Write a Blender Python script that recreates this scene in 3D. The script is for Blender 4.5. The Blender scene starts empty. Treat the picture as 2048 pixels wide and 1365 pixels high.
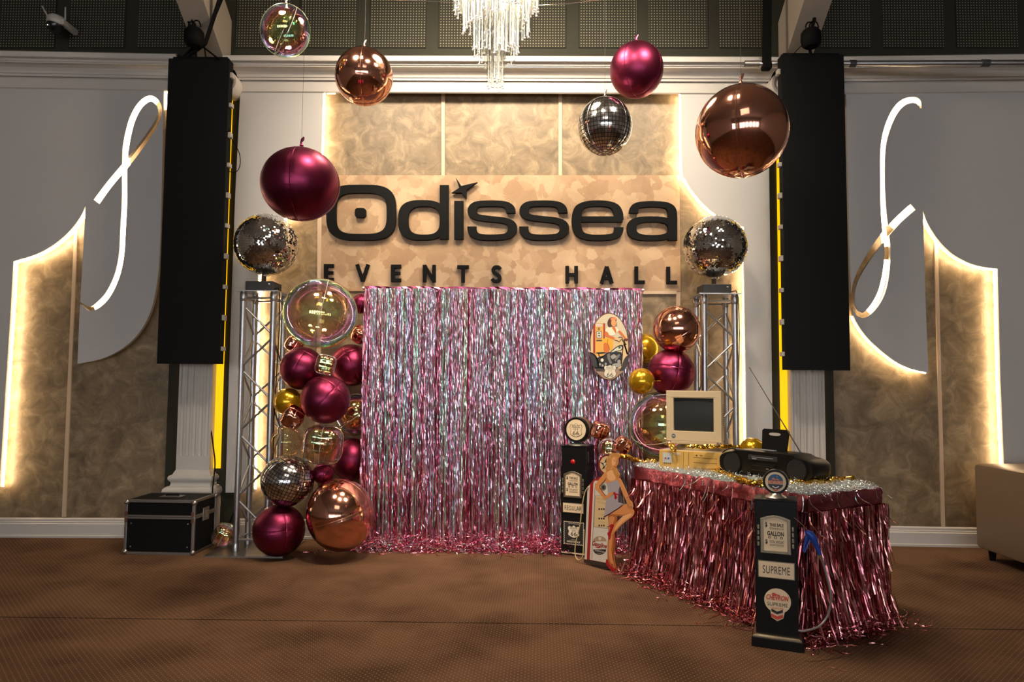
import bpy, bmesh, math, random
from mathutils import Vector, Matrix, Euler
R = math.radians
rnd = random.Random(7)
S = bpy.context.scene
COL = S.collection

# ------------------------------------------------------------------ camera
FP = 1400.0
CAM = Vector((0, 0, 1.33))
_yaw, _pit, _rol = R(0.66), R(3.47), R(0.48)
FW = Vector((-math.sin(_yaw) * math.cos(_pit), math.cos(_yaw) * math.cos(_pit), math.sin(_pit)))
_r0 = Vector((math.cos(_yaw), math.sin(_yaw), 0))
_u0 = _r0.cross(FW)
RT = _r0 * math.cos(_rol) + _u0 * math.sin(_rol)
UP = _u0 * math.cos(_rol) - _r0 * math.sin(_rol)
cam = bpy.data.cameras.new('camera')
co = bpy.data.objects.new('camera', cam)
COL.objects.link(co)
co.matrix_world = Matrix(((RT.x, UP.x, -FW.x, CAM.x), (RT.y, UP.y, -FW.y, CAM.y), (RT.z, UP.z, -FW.z, CAM.z), (0, 0, 0, 1)))
cam.lens = FP / 2048 * 36
cam.sensor_width = 36
cam.clip_start = 0.05
S.camera = co

# ------------------------------------------------------------------ world, lights, exposure
w = bpy.data.worlds.new('world')
S.world = w
w.use_nodes = True
w.node_tree.nodes['Background'].inputs[0].default_value = (0.5, 0.45, 0.4, 1)
w.node_tree.nodes['Background'].inputs[1].default_value = 0.02
S.view_settings.view_transform = 'Standard'
S.view_settings.look = 'None'
S.view_settings.gamma = 1
S.view_settings.use_curve_mapping = False
S.view_settings.exposure = 0.0


def lamp(name, kind, loc, energy, color, size=0.3, aim=None, spot=None, sy=None, blend=.6):
    l = bpy.data.lights.new(name, kind)
    l.energy = energy
    l.color = color
    if kind == 'AREA':
        l.size = size
        if sy:
            l.shape = 'RECTANGLE'
            l.size_y = sy
    else:
        l.shadow_soft_size = size
    if kind == 'SPOT':
        l.spot_size = R(spot)
        l.spot_blend = blend
    o = bpy.data.objects.new(name, l)
    COL.objects.link(o)
    o.location = loc
    if aim:
        o.rotation_euler = (Vector(aim) - Vector(loc)).to_track_quat('-Z', 'Y').to_euler()
    return o


CHX, CHY = -0.18, 4.62
lamp('chandelier_light', 'POINT', (CHX, CHY, 4.45), 135, (1, .80, .58), .22)
lamp('centre_fill_spot', 'SPOT', (0.0, 2.6, 5.3), 620, (1, .83, .64), .22, (0.0, 5.0, 0.6), 84, blend=1)  # unseen spot added to brighten the middle of the scene
for _x in (-1.7, 1.7):
    lamp('wall_fill_spot', 'SPOT', (_x, 3.3, 5.25), 680, (1, .84, .64), .4, (_x * .12, 6.0, 2.6), 76, blend=1)  # added pair without fixtures, lifting the gold wall and white boards
lamp('hall_fill_light', 'AREA', (0, -1.2, 5.2), 35, (1, .88, .74), 2.2, (0, 1.2, 0))  # added soft fill from behind the camera, no chandelier hangs here

# ------------------------------------------------------------------ projection helpers


def ray(px, py):
    return FW + RT * ((px - 1024) / FP) + UP * ((682.5 - py) / FP)


def W(px, py, Y, k=0.0, X0=0.0):
    """point of the vertical plane Y + k (x - X0) seen at a pixel of the photograph"""
    d = ray(px, py)
    t = (Y - k * X0 - CAM.y + k * CAM.x) / (d.y - k * d.x)
    return CAM + d * t


def G(px, py, z=0.0):
    d = ray(px, py)
    return CAM + d * ((z - CAM.z) / d.z)


def mpp(Y):
    return Y / FP

# ------------------------------------------------------------------ materials


MATS = {}


def srgb(r, g, b):
    f = lambda c: (c / 255 / 12.92) if c <= 10 else ((c / 255 + .055) / 1.055) ** 2.4
    return (f(r), f(g), f(b))


def P(name, col, rough=.5, metal=0.0, **kw):
    if name in MATS:
        return MATS[name]
    m = bpy.data.materials.new(name)
    m.use_nodes = True
    b = m.node_tree.nodes['Principled BSDF']
    b.inputs['Base Color'].default_value = (*col, 1)
    b.inputs['Roughness'].default_value = rough
    b.inputs['Metallic'].default_value = metal
    nt = m.node_tree
    if 'emit' in kw:
        b.inputs['Emission Color'].default_value = (*kw['emit'], 1)
        b.inputs['Emission Strength'].default_value = kw['es']
    if 'spec' in kw:
        b.inputs['Specular IOR Level'].default_value = kw['spec']
    if 'coat' in kw:
        b.inputs['Coat Weight'].default_value = kw['coat']
        b.inputs['Coat Roughness'].default_value = .05
    if 'noise' in kw:     # (scale, second colour, bump)
        sc, c2, bp = kw['noise']
        tc = nt.nodes.new('ShaderNodeTexCoord')
        n = nt.nodes.new('ShaderNodeTexNoise')
        n.inputs['Scale'].default_value = sc
        n.inputs['Detail'].default_value = 5
        nt.links.new(tc.outputs['Object'], n.inputs['Vector'])
        mx = nt.nodes.new('ShaderNodeMix')
        mx.data_type = 'RGBA'
        mx.inputs[6].default_value = (*col, 1)
        mx.inputs[7].default_value = (*c2, 1)
        nt.links.new(n.outputs['Fac'], mx.inputs[0])
        nt.links.new(mx.outputs[2], b.inputs['Base Color'])
        if bp:
            bu = nt.nodes.new('ShaderNodeBump')
            bu.inputs['Strength'].default_value = bp
            bu.inputs['Distance'].default_value = .01
            nt.links.new(n.outputs['Fac'], bu.inputs['Height'])
            nt.links.new(bu.outputs[0], b.inputs['Normal'])
    MATS[name] = m
    return m


def plaster(name, dark, mid, light, scale, rough, patch=False):
    m = bpy.data.materials.new(name)
    m.use_nodes = True
    nt = m.node_tree
    b = nt.nodes['Principled BSDF']
    tc = nt.nodes.new('ShaderNodeTexCoord')
    n1 = nt.nodes.new('ShaderNodeTexNoise')
    n1.inputs['Scale'].default_value = scale
    n1.inputs['Detail'].default_value = 9
    n1.inputs['Roughness'].default_value = .66
    n1.inputs['Distortion'].default_value = .8
    nt.links.new(tc.outputs['Object'], n1.inputs['Vector'])
    fac = n1.outputs['Fac']
    if patch:
        v = nt.nodes.new('ShaderNodeTexVoronoi')
        v.inputs['Scale'].default_value = 10
        add = nt.nodes.new('ShaderNodeVectorMath')
        add.operation = 'MULTIPLY_ADD'
        add.inputs[1].default_value = (.22, .22, .22)
        nt.links.new(n1.outputs['Color'], add.inputs[0])
        nt.links.new(tc.outputs['Object'], add.inputs[2])
        nt.links.new(add.outputs[0], v.inputs['Vector'])
        sp = nt.nodes.new('ShaderNodeSeparateColor')
        nt.links.new(v.outputs['Color'], sp.inputs[0])
        mm = nt.nodes.new('ShaderNodeMix')
        mm.inputs[0].default_value = .42
        nt.links.new(n1.outputs['Fac'], mm.inputs[2])
        nt.links.new(sp.outputs[0], mm.inputs[3])
        fac = mm.outputs[0]
    cr = nt.nodes.new('ShaderNodeValToRGB')
    e = cr.color_ramp.elements
    e[0].position = .3
    e[0].color = (*dark, 1)
    e[1].position = .72
    e[1].color = (*light, 1)
    x = e.new(.5)
    x.color = (*mid, 1)
    nt.links.new(fac, cr.inputs[0])
    nt.links.new(cr.outputs[0], b.inputs['Base Color'])
    b.inputs['Roughness'].default_value = rough
    bu = nt.nodes.new('ShaderNodeBump')
    bu.inputs['Strength'].default_value = .25
    bu.inputs['Distance'].default_value = .004
    nt.links.new(fac, bu.inputs['Height'])
    nt.links.new(bu.outputs[0], b.inputs['Normal'])
    return m


def carpet_mat():
    m = bpy.data.materials.new('dotted_carpet')
    m.use_nodes = True
    nt = m.node_tree
    b = nt.nodes['Principled BSDF']
    b.inputs['Roughness'].default_value = .95
    b.inputs['Specular IOR Level'].default_value = .15
    tc = nt.nodes.new('ShaderNodeTexCoord')
    outs = []
    for off in (0.0, .5):
        mp = nt.nodes.new('ShaderNodeMapping')
        mp.inputs['Scale'].default_value = (31, 31, 0)
        mp.inputs['Location'].default_value = (off, off, 0)
        mp.inputs['Rotation'].default_value = (0, 0, .03)
        fr = nt.nodes.new('ShaderNodeVectorMath')
        fr.operation = 'FRACTION'
        sb = nt.nodes.new('ShaderNodeVectorMath')
        sb.operation = 'SUBTRACT'
        sb.inputs[1].default_value = (.5, .5, 0)
        ln = nt.nodes.new('ShaderNodeVectorMath')
        ln.operation = 'LENGTH'
        lt = nt.nodes.new('ShaderNodeMapRange')
        lt.inputs[1].default_value = .055
        lt.inputs[2].default_value = .10
        lt.inputs[3].default_value = 1
        lt.inputs[4].default_value = 0
        nt.links.new(tc.outputs['Object'], mp.inputs[0])
        nt.links.new(mp.outputs[0], fr.inputs[0])
        nt.links.new(fr.outputs[0], sb.inputs[0])
        nt.links.new(sb.outputs[0], ln.inputs[0])
        nt.links.new(ln.outputs['Value'], lt.inputs[0])
        outs.append(lt.outputs[0])
    mxx = nt.nodes.new('ShaderNodeMath')
    mxx.operation = 'MAXIMUM'
    nt.links.new(outs[0], mxx.inputs[0])
    nt.links.new(outs[1], mxx.inputs[1])
    n = nt.nodes.new('ShaderNodeTexNoise')
    n.inputs['Scale'].default_value = 2.2
    n.inputs['Detail'].default_value = 3
    n2 = nt.nodes.new('ShaderNodeTexNoise')
    n2.inputs['Scale'].default_value = 260
    nt.links.new(tc.outputs['Object'], n.inputs['Vector'])
    nt.links.new(tc.outputs['Object'], n2.inputs['Vector'])
    cr = nt.nodes.new('ShaderNodeValToRGB')
    cr.color_ramp.elements[0].position = .33
    cr.color_ramp.elements[0].color = (.082, .041, .022, 1)
    cr.color_ramp.elements[1].position = .6
    cr.color_ramp.elements[1].color = (.152, .080, .043, 1)
    nt.links.new(n.outputs['Fac'], cr.inputs[0])
    mx = nt.nodes.new('ShaderNodeMix')
    mx.data_type = 'RGBA'
    mx.inputs[7].default_value = (.42, .29, .17, 1)
    nt.links.new(mxx.outputs[0], mx.inputs[0])
    nt.links.new(cr.outputs[0], mx.inputs[6])
    nt.links.new(mx.outputs[2], b.inputs['Base Color'])
    bu = nt.nodes.new('ShaderNodeBump')
    bu.inputs['Strength'].default_value = .5
    bu.inputs['Distance'].default_value = .002
    nt.links.new(n2.outputs['Fac'], bu.inputs['Height'])
    nt.links.new(bu.outputs[0], b.inputs['Normal'])
    return m


def perf_mat():
    """olive board punched with a square grid of small pale holes"""
    m = bpy.data.materials.new('perforated_board')
    m.use_nodes = True
    nt = m.node_tree
    b = nt.nodes['Principled BSDF']
    b.inputs['Roughness'].default_value = .8
    tc = nt.nodes.new('ShaderNodeTexCoord')
    mp = nt.nodes.new('ShaderNodeMapping')
    mp.inputs['Scale'].default_value = (1 / .0245, 0, 1 / .0245)
    fr = nt.nodes.new('ShaderNodeVectorMath')
    fr.operation = 'FRACTION'
    sb = nt.nodes.new('ShaderNodeVectorMath')
    sb.operation = 'SUBTRACT'
    sb.inputs[1].default_value = (.5, 0, .5)
    ln = nt.nodes.new('ShaderNodeVectorMath')
    ln.operation = 'LENGTH'
    lt = nt.nodes.new('ShaderNodeMapRange')
    lt.inputs[1].default_value = .15
    lt.inputs[2].default_value = .22
    lt.inputs[3].default_value = 1
    lt.inputs[4].default_value = 0
    nt.links.new(tc.outputs['Object'], mp.inputs[0])
    nt.links.new(mp.outputs[0], fr.inputs[0])
    nt.links.new(fr.outputs[0], sb.inputs[0])
    nt.links.new(sb.outputs[0], ln.inputs[0])
    nt.links.new(ln.outputs['Value'], lt.inputs[0])
    mx = nt.nodes.new('ShaderNodeMix')
    mx.data_type = 'RGBA'
    mx.inputs[6].default_value = (.018, .018, .010, 1)
    mx.inputs[7].default_value = (.34, .32, .22, 1)
    nt.links.new(lt.outputs[0], mx.inputs[0])
    nt.links.new(mx.outputs[2], b.inputs['Base Color'])
    return m


def irid_mat(name, base_alpha=.12, tint=(1, 1, 1), rough=.04, freq=1.0, rim=.75):
    """clear film with a rainbow sheen that shifts with the angle it is seen at"""
    m = bpy.data.materials.new(name)
    m.use_nodes = True
    nt = m.node_tree
    nt.nodes.clear()
    out = nt.nodes.new('ShaderNodeOutputMaterial')
    tr = nt.nodes.new('ShaderNodeBsdfTransparent')
    tr.inputs[0].default_value = (.96 * tint[0], .96 * tint[1], .96 * tint[2], 1)
    gl = nt.nodes.new('ShaderNodeBsdfGlossy')
    gl.inputs['Roughness'].default_value = rough
    lw = nt.nodes.new('ShaderNodeLayerWeight')
    lw.inputs[0].default_value = .35
    tc = nt.nodes.new('ShaderNodeTexCoord')
    n = nt.nodes.new('ShaderNodeTexNoise')
    n.inputs['Scale'].default_value = 5
    nt.links.new(tc.outputs['Object'], n.inputs['Vector'])
    ad = nt.nodes.new('ShaderNodeMath')
    ad.operation = 'MULTIPLY_ADD'
    ad.inputs[1].default_value = freq
    nt.links.new(lw.outputs['Facing'], ad.inputs[0])
    nt.links.new(n.outputs['Fac'], ad.inputs[2])
    fr = nt.nodes.new('ShaderNodeMath')
    fr.operation = 'FRACT'
    nt.links.new(ad.outputs[0], fr.inputs[0])
    cr = nt.nodes.new('ShaderNodeValToRGB')
    e = cr.color_ramp.elements
    cols = [(1, .45, .85), (.45, .6, 1), (.4, 1, .75), (1, .95, .3), (1, .5, .3), (1, .45, .85)]
    e[0].color = (*cols[0], 1)
    e[1].color = (*cols[5], 1)
    for i in range(1, 5):
        x = e.new(i / 5)
        x.color = (*cols[i], 1)
    nt.links.new(fr.outputs[0], cr.inputs[0])
    nt.links.new(cr.outputs[0], gl.inputs[0])
    mr = nt.nodes.new('ShaderNodeMapRange')
    mr.inputs[1].default_value = .25
    mr.inputs[2].default_value = .98
    mr.inputs[3].default_value = base_alpha
    mr.inputs[4].default_value = rim
    nt.links.new(lw.outputs['Facing'], mr.inputs[0])
    mx = nt.nodes.new('ShaderNodeMixShader')
    nt.links.new(mr.outputs[0], mx.inputs[0])
    nt.links.new(tr.outputs[0], mx.inputs[1])
    nt.links.new(gl.outputs[0], mx.inputs[2])
    nt.links.new(mx.outputs[0], out.inputs[0])
    return m


def strand_mat(name, cols, rough, metal=1.0, freq=.8, mixdiff=None):
    """foil strand: every strand takes a colour of its own from the list"""
    m = bpy.data.materials.new(name)
    m.use_nodes = True
    nt = m.node_tree
    b = nt.nodes['Principled BSDF']
    g = nt.nodes.new('ShaderNodeNewGeometry')
    cr = nt.nodes.new('ShaderNodeValToRGB')
    cr.color_ramp.interpolation = 'LINEAR'
    e = cr.color_ramp.elements
    e[0].color = (*cols[0], 1)
    e[1].color = (*cols[-1], 1)
    for i in range(1, len(cols) - 1):
        x = e.new(i / (len(cols) - 1))
        x.color = (*cols[i], 1)
    nt.links.new(g.outputs['Random Per Island'], cr.inputs[0])
    nt.links.new(cr.outputs[0], b.inputs['Base Color'])
    b.inputs['Metallic'].default_value = metal
    b.inputs['Roughness'].default_value = rough
    return m


def grid_foil():
    """silver foil printed with black mirror-ball squares"""
    m = bpy.data.materials.new('printed_mirror_foil')
    m.use_nodes = True
    nt = m.node_tree
    b = nt.nodes['Principled BSDF']
    b.inputs['Roughness'].default_value = .12
    uv = nt.nodes.new('ShaderNodeTexCoord')
    mp = nt.nodes.new('ShaderNodeMapping')
    mp.inputs['Scale'].default_value = (46, 24, 1)
    fr = nt.nodes.new('ShaderNodeVectorMath')
    fr.operation = 'FRACTION'
    sb = nt.nodes.new('ShaderNodeVectorMath')
    sb.operation = 'SUBTRACT'
    sb.inputs[1].default_value = (.5, .5, 0)
    ab = nt.nodes.new('ShaderNodeVectorMath')
    ab.operation = 'ABSOLUTE'
    sp = nt.nodes.new('ShaderNodeSeparateXYZ')
    mx = nt.nodes.new('ShaderNodeMath')
    mx.operation = 'MAXIMUM'
    gt = nt.nodes.new('ShaderNodeMath')
    gt.operation = 'GREATER_THAN'
    gt.inputs[1].default_value = .405
    fl = nt.nodes.new('ShaderNodeVectorMath')
    fl.operation = 'FLOOR'
    wn = nt.nodes.new('ShaderNodeTexWhiteNoise')
    nt.links.new(uv.outputs['UV'], mp.inputs[0])
    nt.links.new(mp.outputs[0], fr.inputs[0])
    nt.links.new(mp.outputs[0], fl.inputs[0])
    nt.links.new(fl.outputs[0], wn.inputs['Vector'])
    nt.links.new(fr.outputs[0], sb.inputs[0])
    nt.links.new(sb.outputs[0], ab.inputs[0])
    nt.links.new(ab.outputs[0], sp.inputs[0])
    nt.links.new(sp.outputs[0], mx.inputs[0])
    nt.links.new(sp.outputs[1], mx.inputs[1])
    nt.links.new(mx.outputs[0], gt.inputs[0])
    cr = nt.nodes.new('ShaderNodeValToRGB')
    cr.color_ramp.elements[0].color = (.50, .48, .47, 1)
    cr.color_ramp.elements[1].color = (.95, .95, .97, 1)
    nt.links.new(wn.outputs['Value'], cr.inputs[0])
    m2 = nt.nodes.new('ShaderNodeMix')
    m2.data_type = 'RGBA'
    m2.inputs[7].default_value = (.012, .011, .011, 1)
    nt.links.new(cr.outputs[0], m2.inputs[6])
    nt.links.new(gt.outputs[0], m2.inputs[0])
    nt.links.new(m2.outputs[2], b.inputs['Base Color'])
    iv = nt.nodes.new('ShaderNodeMath')
    iv.operation = 'SUBTRACT'
    iv.inputs[0].default_value = 1
    nt.links.new(gt.outputs[0], iv.inputs[1])
    nt.links.new(iv.outputs[0], b.inputs['Metallic'])
    return m


def check_mat():
    m = bpy.data.materials.new('dotted_print')
    m.use_nodes = True
    nt = m.node_tree
    b = nt.nodes['Principled BSDF']
    b.inputs['Roughness'].default_value = .5
    tc = nt.nodes.new('ShaderNodeTexCoord')
    mp = nt.nodes.new('ShaderNodeMapping')
    mp.inputs['Rotation'].default_value = (0, .5, 0)
    ck = nt.nodes.new('ShaderNodeTexChecker')
    ck.inputs['Scale'].default_value = 230
    ck.inputs['Color1'].default_value = (.62, .58, .60, 1)
    ck.inputs['Color2'].default_value = (.07, .05, .07, 1)
    nt.links.new(tc.outputs['Object'], mp.inputs[0])
    nt.links.new(mp.outputs[0], ck.inputs['Vector'])
    nt.links.new(ck.outputs[0], b.inputs['Base Color'])
    return m

# ------------------------------------------------------------------ object helpers


def link(name, me, parent=None, loc=None, rot=None):
    o = bpy.data.objects.new(name, me)
    COL.objects.link(o)
    if parent is not None:
        o.parent = parent
    if loc is not None:
        o.location = loc
    if rot is not None:
        o.rotation_euler = rot
    return o


def thing(name, label, cat, loc=(0, 0, 0), rz=0.0, group=None, kind=None, rot=None):
    o = link(name, None, None, loc, rot if rot else (0, 0, rz))
    tag(o, label, cat, group, kind)
    return o


def tag(o, label=None, cat=None, group=None, kind=None):
    if label:
        o['label'] = label
    if cat:
        o['category'] = cat
    if group:
        o['group'] = group
    if kind:
        o['kind'] = kind
    return o


class MB:
    def __init__(s):
        s.v = []
        s.f = []

    def add(s, vs, fs, M=None):
        n = len(s.v)
        s.v += [tuple(M @ Vector(v)) if M else tuple(v) for v in vs]
        s.f += [tuple(i + n for i in f) for f in fs]
        return s

    def box(s, c, d, M=None, bev=0.0):
        x, y, z = d[0] / 2, d[1] / 2, d[2] / 2
        if bev:
            bm = bmesh.new()
            bmesh.ops.create_cube(bm, size=1)
            for v in bm.verts:
                v.co = Vector((v.co.x * d[0], v.co.y * d[1], v.co.z * d[2]))
            bmesh.ops.bevel(bm, geom=bm.edges[:], offset=bev, segments=2, affect='EDGES', profile=.5)
            vs = [Vector(v.co) + Vector(c) for v in bm.verts]
            bm.verts.index_update()
            fs = [[v.index for v in f.verts] for f in bm.faces]
            bm.free()
            return s.add(vs, fs, M)
        vs = [(c[0] + a * x, c[1] + b * y, c[2] + e * z) for e in (-1, 1) for b in (-1, 1) for a in (-1, 1)]
        return s.add(vs, [(0, 2, 3, 1), (4, 5, 7, 6), (0, 1, 5, 4), (2, 6, 7, 3), (0, 4, 6, 2), (1, 3, 7, 5)], M)

    def prism(s, poly, y0, y1, M=None):
        """poly in (x, z), extruded from y0 (front) to y1"""
        a = sum(poly[i - 1][0] * poly[i][1] - poly[i][0] * poly[i - 1][1] for i in range(len(poly)))
        if a < 0:
            poly = poly[::-1]
        n = len(poly)
        vs = [(p[0], y0, p[1]) for p in poly] + [(p[0], y1, p[1]) for p in poly]
        fs = [tuple(range(n)), tuple(range(2 * n - 1, n - 1, -1))]
        fs += [(i, i + n, (i + 1) % n + n, (i + 1) % n) for i in range(n)]
        return s.add(vs, fs, M)

    def tube(s, pts, r, n=8, closed=False, cap=True, M=None, flat=1.0):
        pts = [Vector(p) for p in pts]
        N = len(pts)
        rr = r if isinstance(r, (list, tuple)) else [r] * N
        vs = []
        up = None
        for i, p in enumerate(pts):
            a = pts[(i - 1) % N] if (closed or i > 0) else p
            b = pts[(i + 1) % N] if (closed or i < N - 1) else p
            t = (b - a)
            if t.length < 1e-9:
                t = Vector((0, 0, 1))
            t.normalize()
            if up is None:
                up = Vector((0, 0, 1)) if abs(t.z) < .9 else Vector((0, 1, 0))
            side = t.cross(up)
            if side.length < 1e-6:
                side = t.orthogonal()
            side.normalize()
            up = side.cross(t).normalized()
            for k in range(n):
                an = 2 * math.pi * k / n
                vs.append(p + side * math.cos(an) * rr[i] + up * math.sin(an) * rr[i] * flat)
        fs = []
        for i in range(N if closed else N - 1):
            j = (i + 1) % N
            for k in range(n):
                l = (k + 1) % n
                fs.append((i * n + k, i * n + l, j * n + l, j * n + k))
        if cap and not closed:
            fs.append(tuple(range(n - 1, -1, -1)))
            fs.append(tuple((N - 1) * n + k for k in range(n)))
        return s.add(vs, fs, M)

    def lathe(s, prof, c=(0, 0, 0), n=24, M=None):
        """profile (r, z) turned round z"""
        vs = []
        for r, z in prof:
            for k in range(n):
                a = 2 * math.pi * k / n
                vs.append((c[0] + r * math.cos(a), c[1] + r * math.sin(a), c[2] + z))
        fs = []
        for i in range(len(prof) - 1):
            for k in range(n):
                l = (k + 1) % n
                fs.append((i * n + k, i * n + l, (i + 1) * n + l, (i + 1) * n + k))
        fs.append(tuple(range(n - 1, -1, -1)))
        fs.append(tuple((len(prof) - 1) * n + k for k in range(n)))
        return s.add(vs, fs, M)

    def sqlathe(s, prof, hx, hy, c=(0, 0, 0)):
        """profile (offset, z) run round a rectangle of half sizes hx, hy"""
        vs = []
        for o, z in prof:
            for a, b in ((-1, -1), (1, -1), (1, 1), (-1, 1)):
                vs.append((c[0] + a * (hx + o), c[1] + b * (hy + o), c[2] + z))
        fs = [(3, 2, 1, 0)]
        L = len(prof)
        for i in range(L - 1):
            for k in range(4):
                l = (k + 1) % 4
                fs.append((i * 4 + k, i * 4 + l, i * 4 + 4 + l, i * 4 + 4 + k))
        fs.append(tuple((L - 1) * 4 + k for k in range(4)))
        return s.add(vs, fs)

    def build(s, name, mat, parent=None, smooth=False, loc=None, rot=None):
        me = bpy.data.meshes.new(name)
        me.from_pydata(s.v, [], s.f)
        me.materials.append(mat)
        if smooth:
            me.shade_smooth()
            me.set_sharp_from_angle(angle=R(40))
        me.update()
        return link(name, me, parent, loc, rot)


def curve_mesh(contours, half, bev=0.0):
    """filled 2D contours (even-odd) given thickness: lists of verts (x, y, z) and faces"""
    cu = bpy.data.curves.new('outline', 'CURVE')
    cu.dimensions = '2D'
    cu.fill_mode = 'BOTH'
    cu.extrude = half
    cu.bevel_depth = bev
    for c in contours:
        sp = cu.splines.new('POLY')
        sp.points.add(len(c) - 1)
        for i, p in enumerate(c):
            sp.points[i].co = (p[0], p[1], 0, 1)
        sp.use_cyclic_u = True
    o = bpy.data.objects.new('outline', cu)
    me = bpy.data.meshes.new_from_object(o)
    vs = [tuple(v.co) for v in me.vertices]
    fs = [tuple(p.vertices) for p in me.polygons]
    bpy.data.objects.remove(o)
    bpy.data.curves.remove(cu)
    bpy.data.meshes.remove(me)
    return vs, fs


def text_mesh(s, wd=None, ht=None, half=.0006, bold=0.0, shear=0.0, spacing=1.0):
    cu = bpy.data.curves.new('lettering', 'FONT')
    cu.body = s
    cu.extrude = 0
    cu.offset = bold
    cu.shear = shear
    cu.space_character = spacing
    cu.resolution_u = 3
    o = bpy.data.objects.new('lettering', cu)
    me = bpy.data.meshes.new_from_object(o)
    vs = [Vector(v.co) for v in me.vertices]
    fs = [tuple(p.vertices) for p in me.polygons]
    bpy.data.objects.remove(o)
    bpy.data.curves.remove(cu)
    bpy.data.meshes.remove(me)
    x0, x1 = min(v.x for v in vs), max(v.x for v in vs)
    y0, y1 = min(v.y for v in vs), max(v.y for v in vs)
    sx = wd / (x1 - x0) if wd else None
    sy = ht / (y1 - y0) if ht else None
    sx = sx or sy
    sy = sy or sx
    vs = [((v.x - (x0 + x1) / 2) * sx, (v.y - (y0 + y1) / 2) * sy, 0) for v in vs]
    return vs, fs


def text(s, x, z, y, wd, ht, mat, parent, name='lettering', **kw):
    vs, fs = text_mesh(s, wd, ht, **kw)
    mb = MB()
    mb.add([(x + v[0], y, z + v[1]) for v in vs], fs)
    return mb.build(name, mat, parent)


def cat(poly, n=4, closed=True):
    """Catmull-Rom through the points"""
    out = []
    N = len(poly)
    rng = range(N) if closed else range(N - 1)
    for i in rng:
        if closed:
            p = [poly[(i + k - 1) % N] for k in range(4)]
        else:
            p = [poly[min(max(i + k - 1, 0), N - 1)] for k in range(4)]
        for j in range(n):
            t = j / n
            out.append(tuple(.5 * (2 * p[1][d] + (p[2][d] - p[0][d]) * t + (2 * p[0][d] - 5 * p[1][d] + 4 * p[2][d] - p[3][d]) * t * t + (3 * p[1][d] - p[0][d] - 3 * p[2][d] + p[3][d]) * t ** 3) for d in range(len(poly[0]))))
    if not closed:
        out.append(tuple(poly[-1]))
    return out


def ell(cx, cy, a, b, n=40, p=2.0):
    o = []
    for i in range(n):
        t = 2 * math.pi * i / n
        c, s = math.cos(t), math.sin(t)
        o.append((cx + a * math.copysign(abs(c) ** (2 / p), c), cy + b * math.copysign(abs(s) ** (2 / p), s)))
    return o


def pen(path, a, b, closed=False):
    """outline of a stroke drawn with an elliptic nib of half sizes a, b"""
    L, Rr = [], []
    N = len(path)
    for i in range(N):
        p0 = path[(i - 1) % N] if closed or i else path[i]
        p1 = path[(i + 1) % N] if closed or i < N - 1 else path[i]
        tx, ty = p1[0] - p0[0], p1[1] - p0[1]
        l = math.hypot(tx, ty) or 1
        nx, ny = -ty / l, tx / l
        q = math.sqrt((a * nx) ** 2 + (b * ny) ** 2)
        dx, dy = a * a * nx / q, b * b * ny / q
        L.append((path[i][0] + dx, path[i][1] + dy))
        Rr.append((path[i][0] - dx, path[i][1] - dy))
    return [L, Rr] if closed else [L + Rr[::-1]]


# ------------------------------------------------------------------ shared materials
M_gold = plaster('gold_plaster', (.125, .088, .046), (.225, .162, .092), (.42, .32, .19), 6.5, .42)
M_peach = plaster('peach_plaster', (.38, .235, .13), (.46, .30, .17), (.56, .39, .24), 4.0, .38, True)
M_white = P('white_panel_paint', (.60, .585, .57), .45, noise=(2.0, (.56, .545, .53), 0))
M_plasterwhite = P('white_moulding', (.60, .57, .53), .5)
M_trim = P('beige_strip', (.62, .47, .33), .5)
M_olive = P('olive_paint', (.022, .022, .012), .8)
M_perf = perf_mat()
M_carpet = carpet_mat()
M_led = P('warm_led', (1, .8, .5), .5, emit=(1, .72, .42), es=42)
M_ledsoft = P('warm_led_soft', (1, .8, .5), .5, emit=(1, .72, .42), es=12)
M_yellow = P('yellow_led_glow', (.1, .05, 0), .5, emit=(1, .50, .0), es=1.35)
M_black = P('black_matte', (.006, .006, .006), .7, spec=.12)
M_blackgloss = P('black_gloss', (.008, .008, .009), .22)
M_blackfab = P('black_strap', (.006, .006, .006), .9, spec=.1)
M_alu = P('aluminium', (.62, .63, .65), .34, 1.0, noise=(14, (.42, .43, .45), .05))
M_steel = P('steel_plate', (.33, .31, .29), .4, 1.0)
M_chrome = P('chrome', (.8, .8, .8), .15, 1.0)
M_mirror = P('mirror_glass', (.90, .89, .87), .03, 1.0)
M_maroon = P('maroon_satin_foil', (.23, .028, .075), .37, 1.0)
M_maroon_seam = P('maroon_seam', (.45, .06, .16), .25, 1.0)
M_rose = P('rose_gold_foil', (.83, .40, .28), .11, 1.0)
M_rose_seam = P('rose_gold_seam', (.9, .5, .36), .2, 1.0)
M_goldb = P('gold_latex', (.62, .36, .012), .22, .75, coat=.4)
M_goldfoil = P('gold_foil', (.95, .62, .10), .12, 1.0)
M_irid = irid_mat('iridescent_film', .38, rim=.85, rough=.06, freq=1.6)
M_irid2 = irid_mat('iridescent_foil', .38, (.95, .9, .85), .07, 2.0, .9)
M_clear = irid_mat('clear_film', .08, (1, .97, .93), .05, .6, .55)
M_filmseam = P('film_seam', (.8, .75, .7), .15, .6)
M_gridfoil = grid_foil()
M_silverseam = P('silver_seam', (.6, .58, .56), .2, 1.0)
M_string = P('string', (.10, .09, .08), .7)
M_pinkstr = strand_mat('pink_foil_strands', [(.62, .08, .20), (.85, .26, .40), (.95, .50, .56), (.70, .14, .28), (.90, .38, .50), (.50, .05, .15)], .24)
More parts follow.
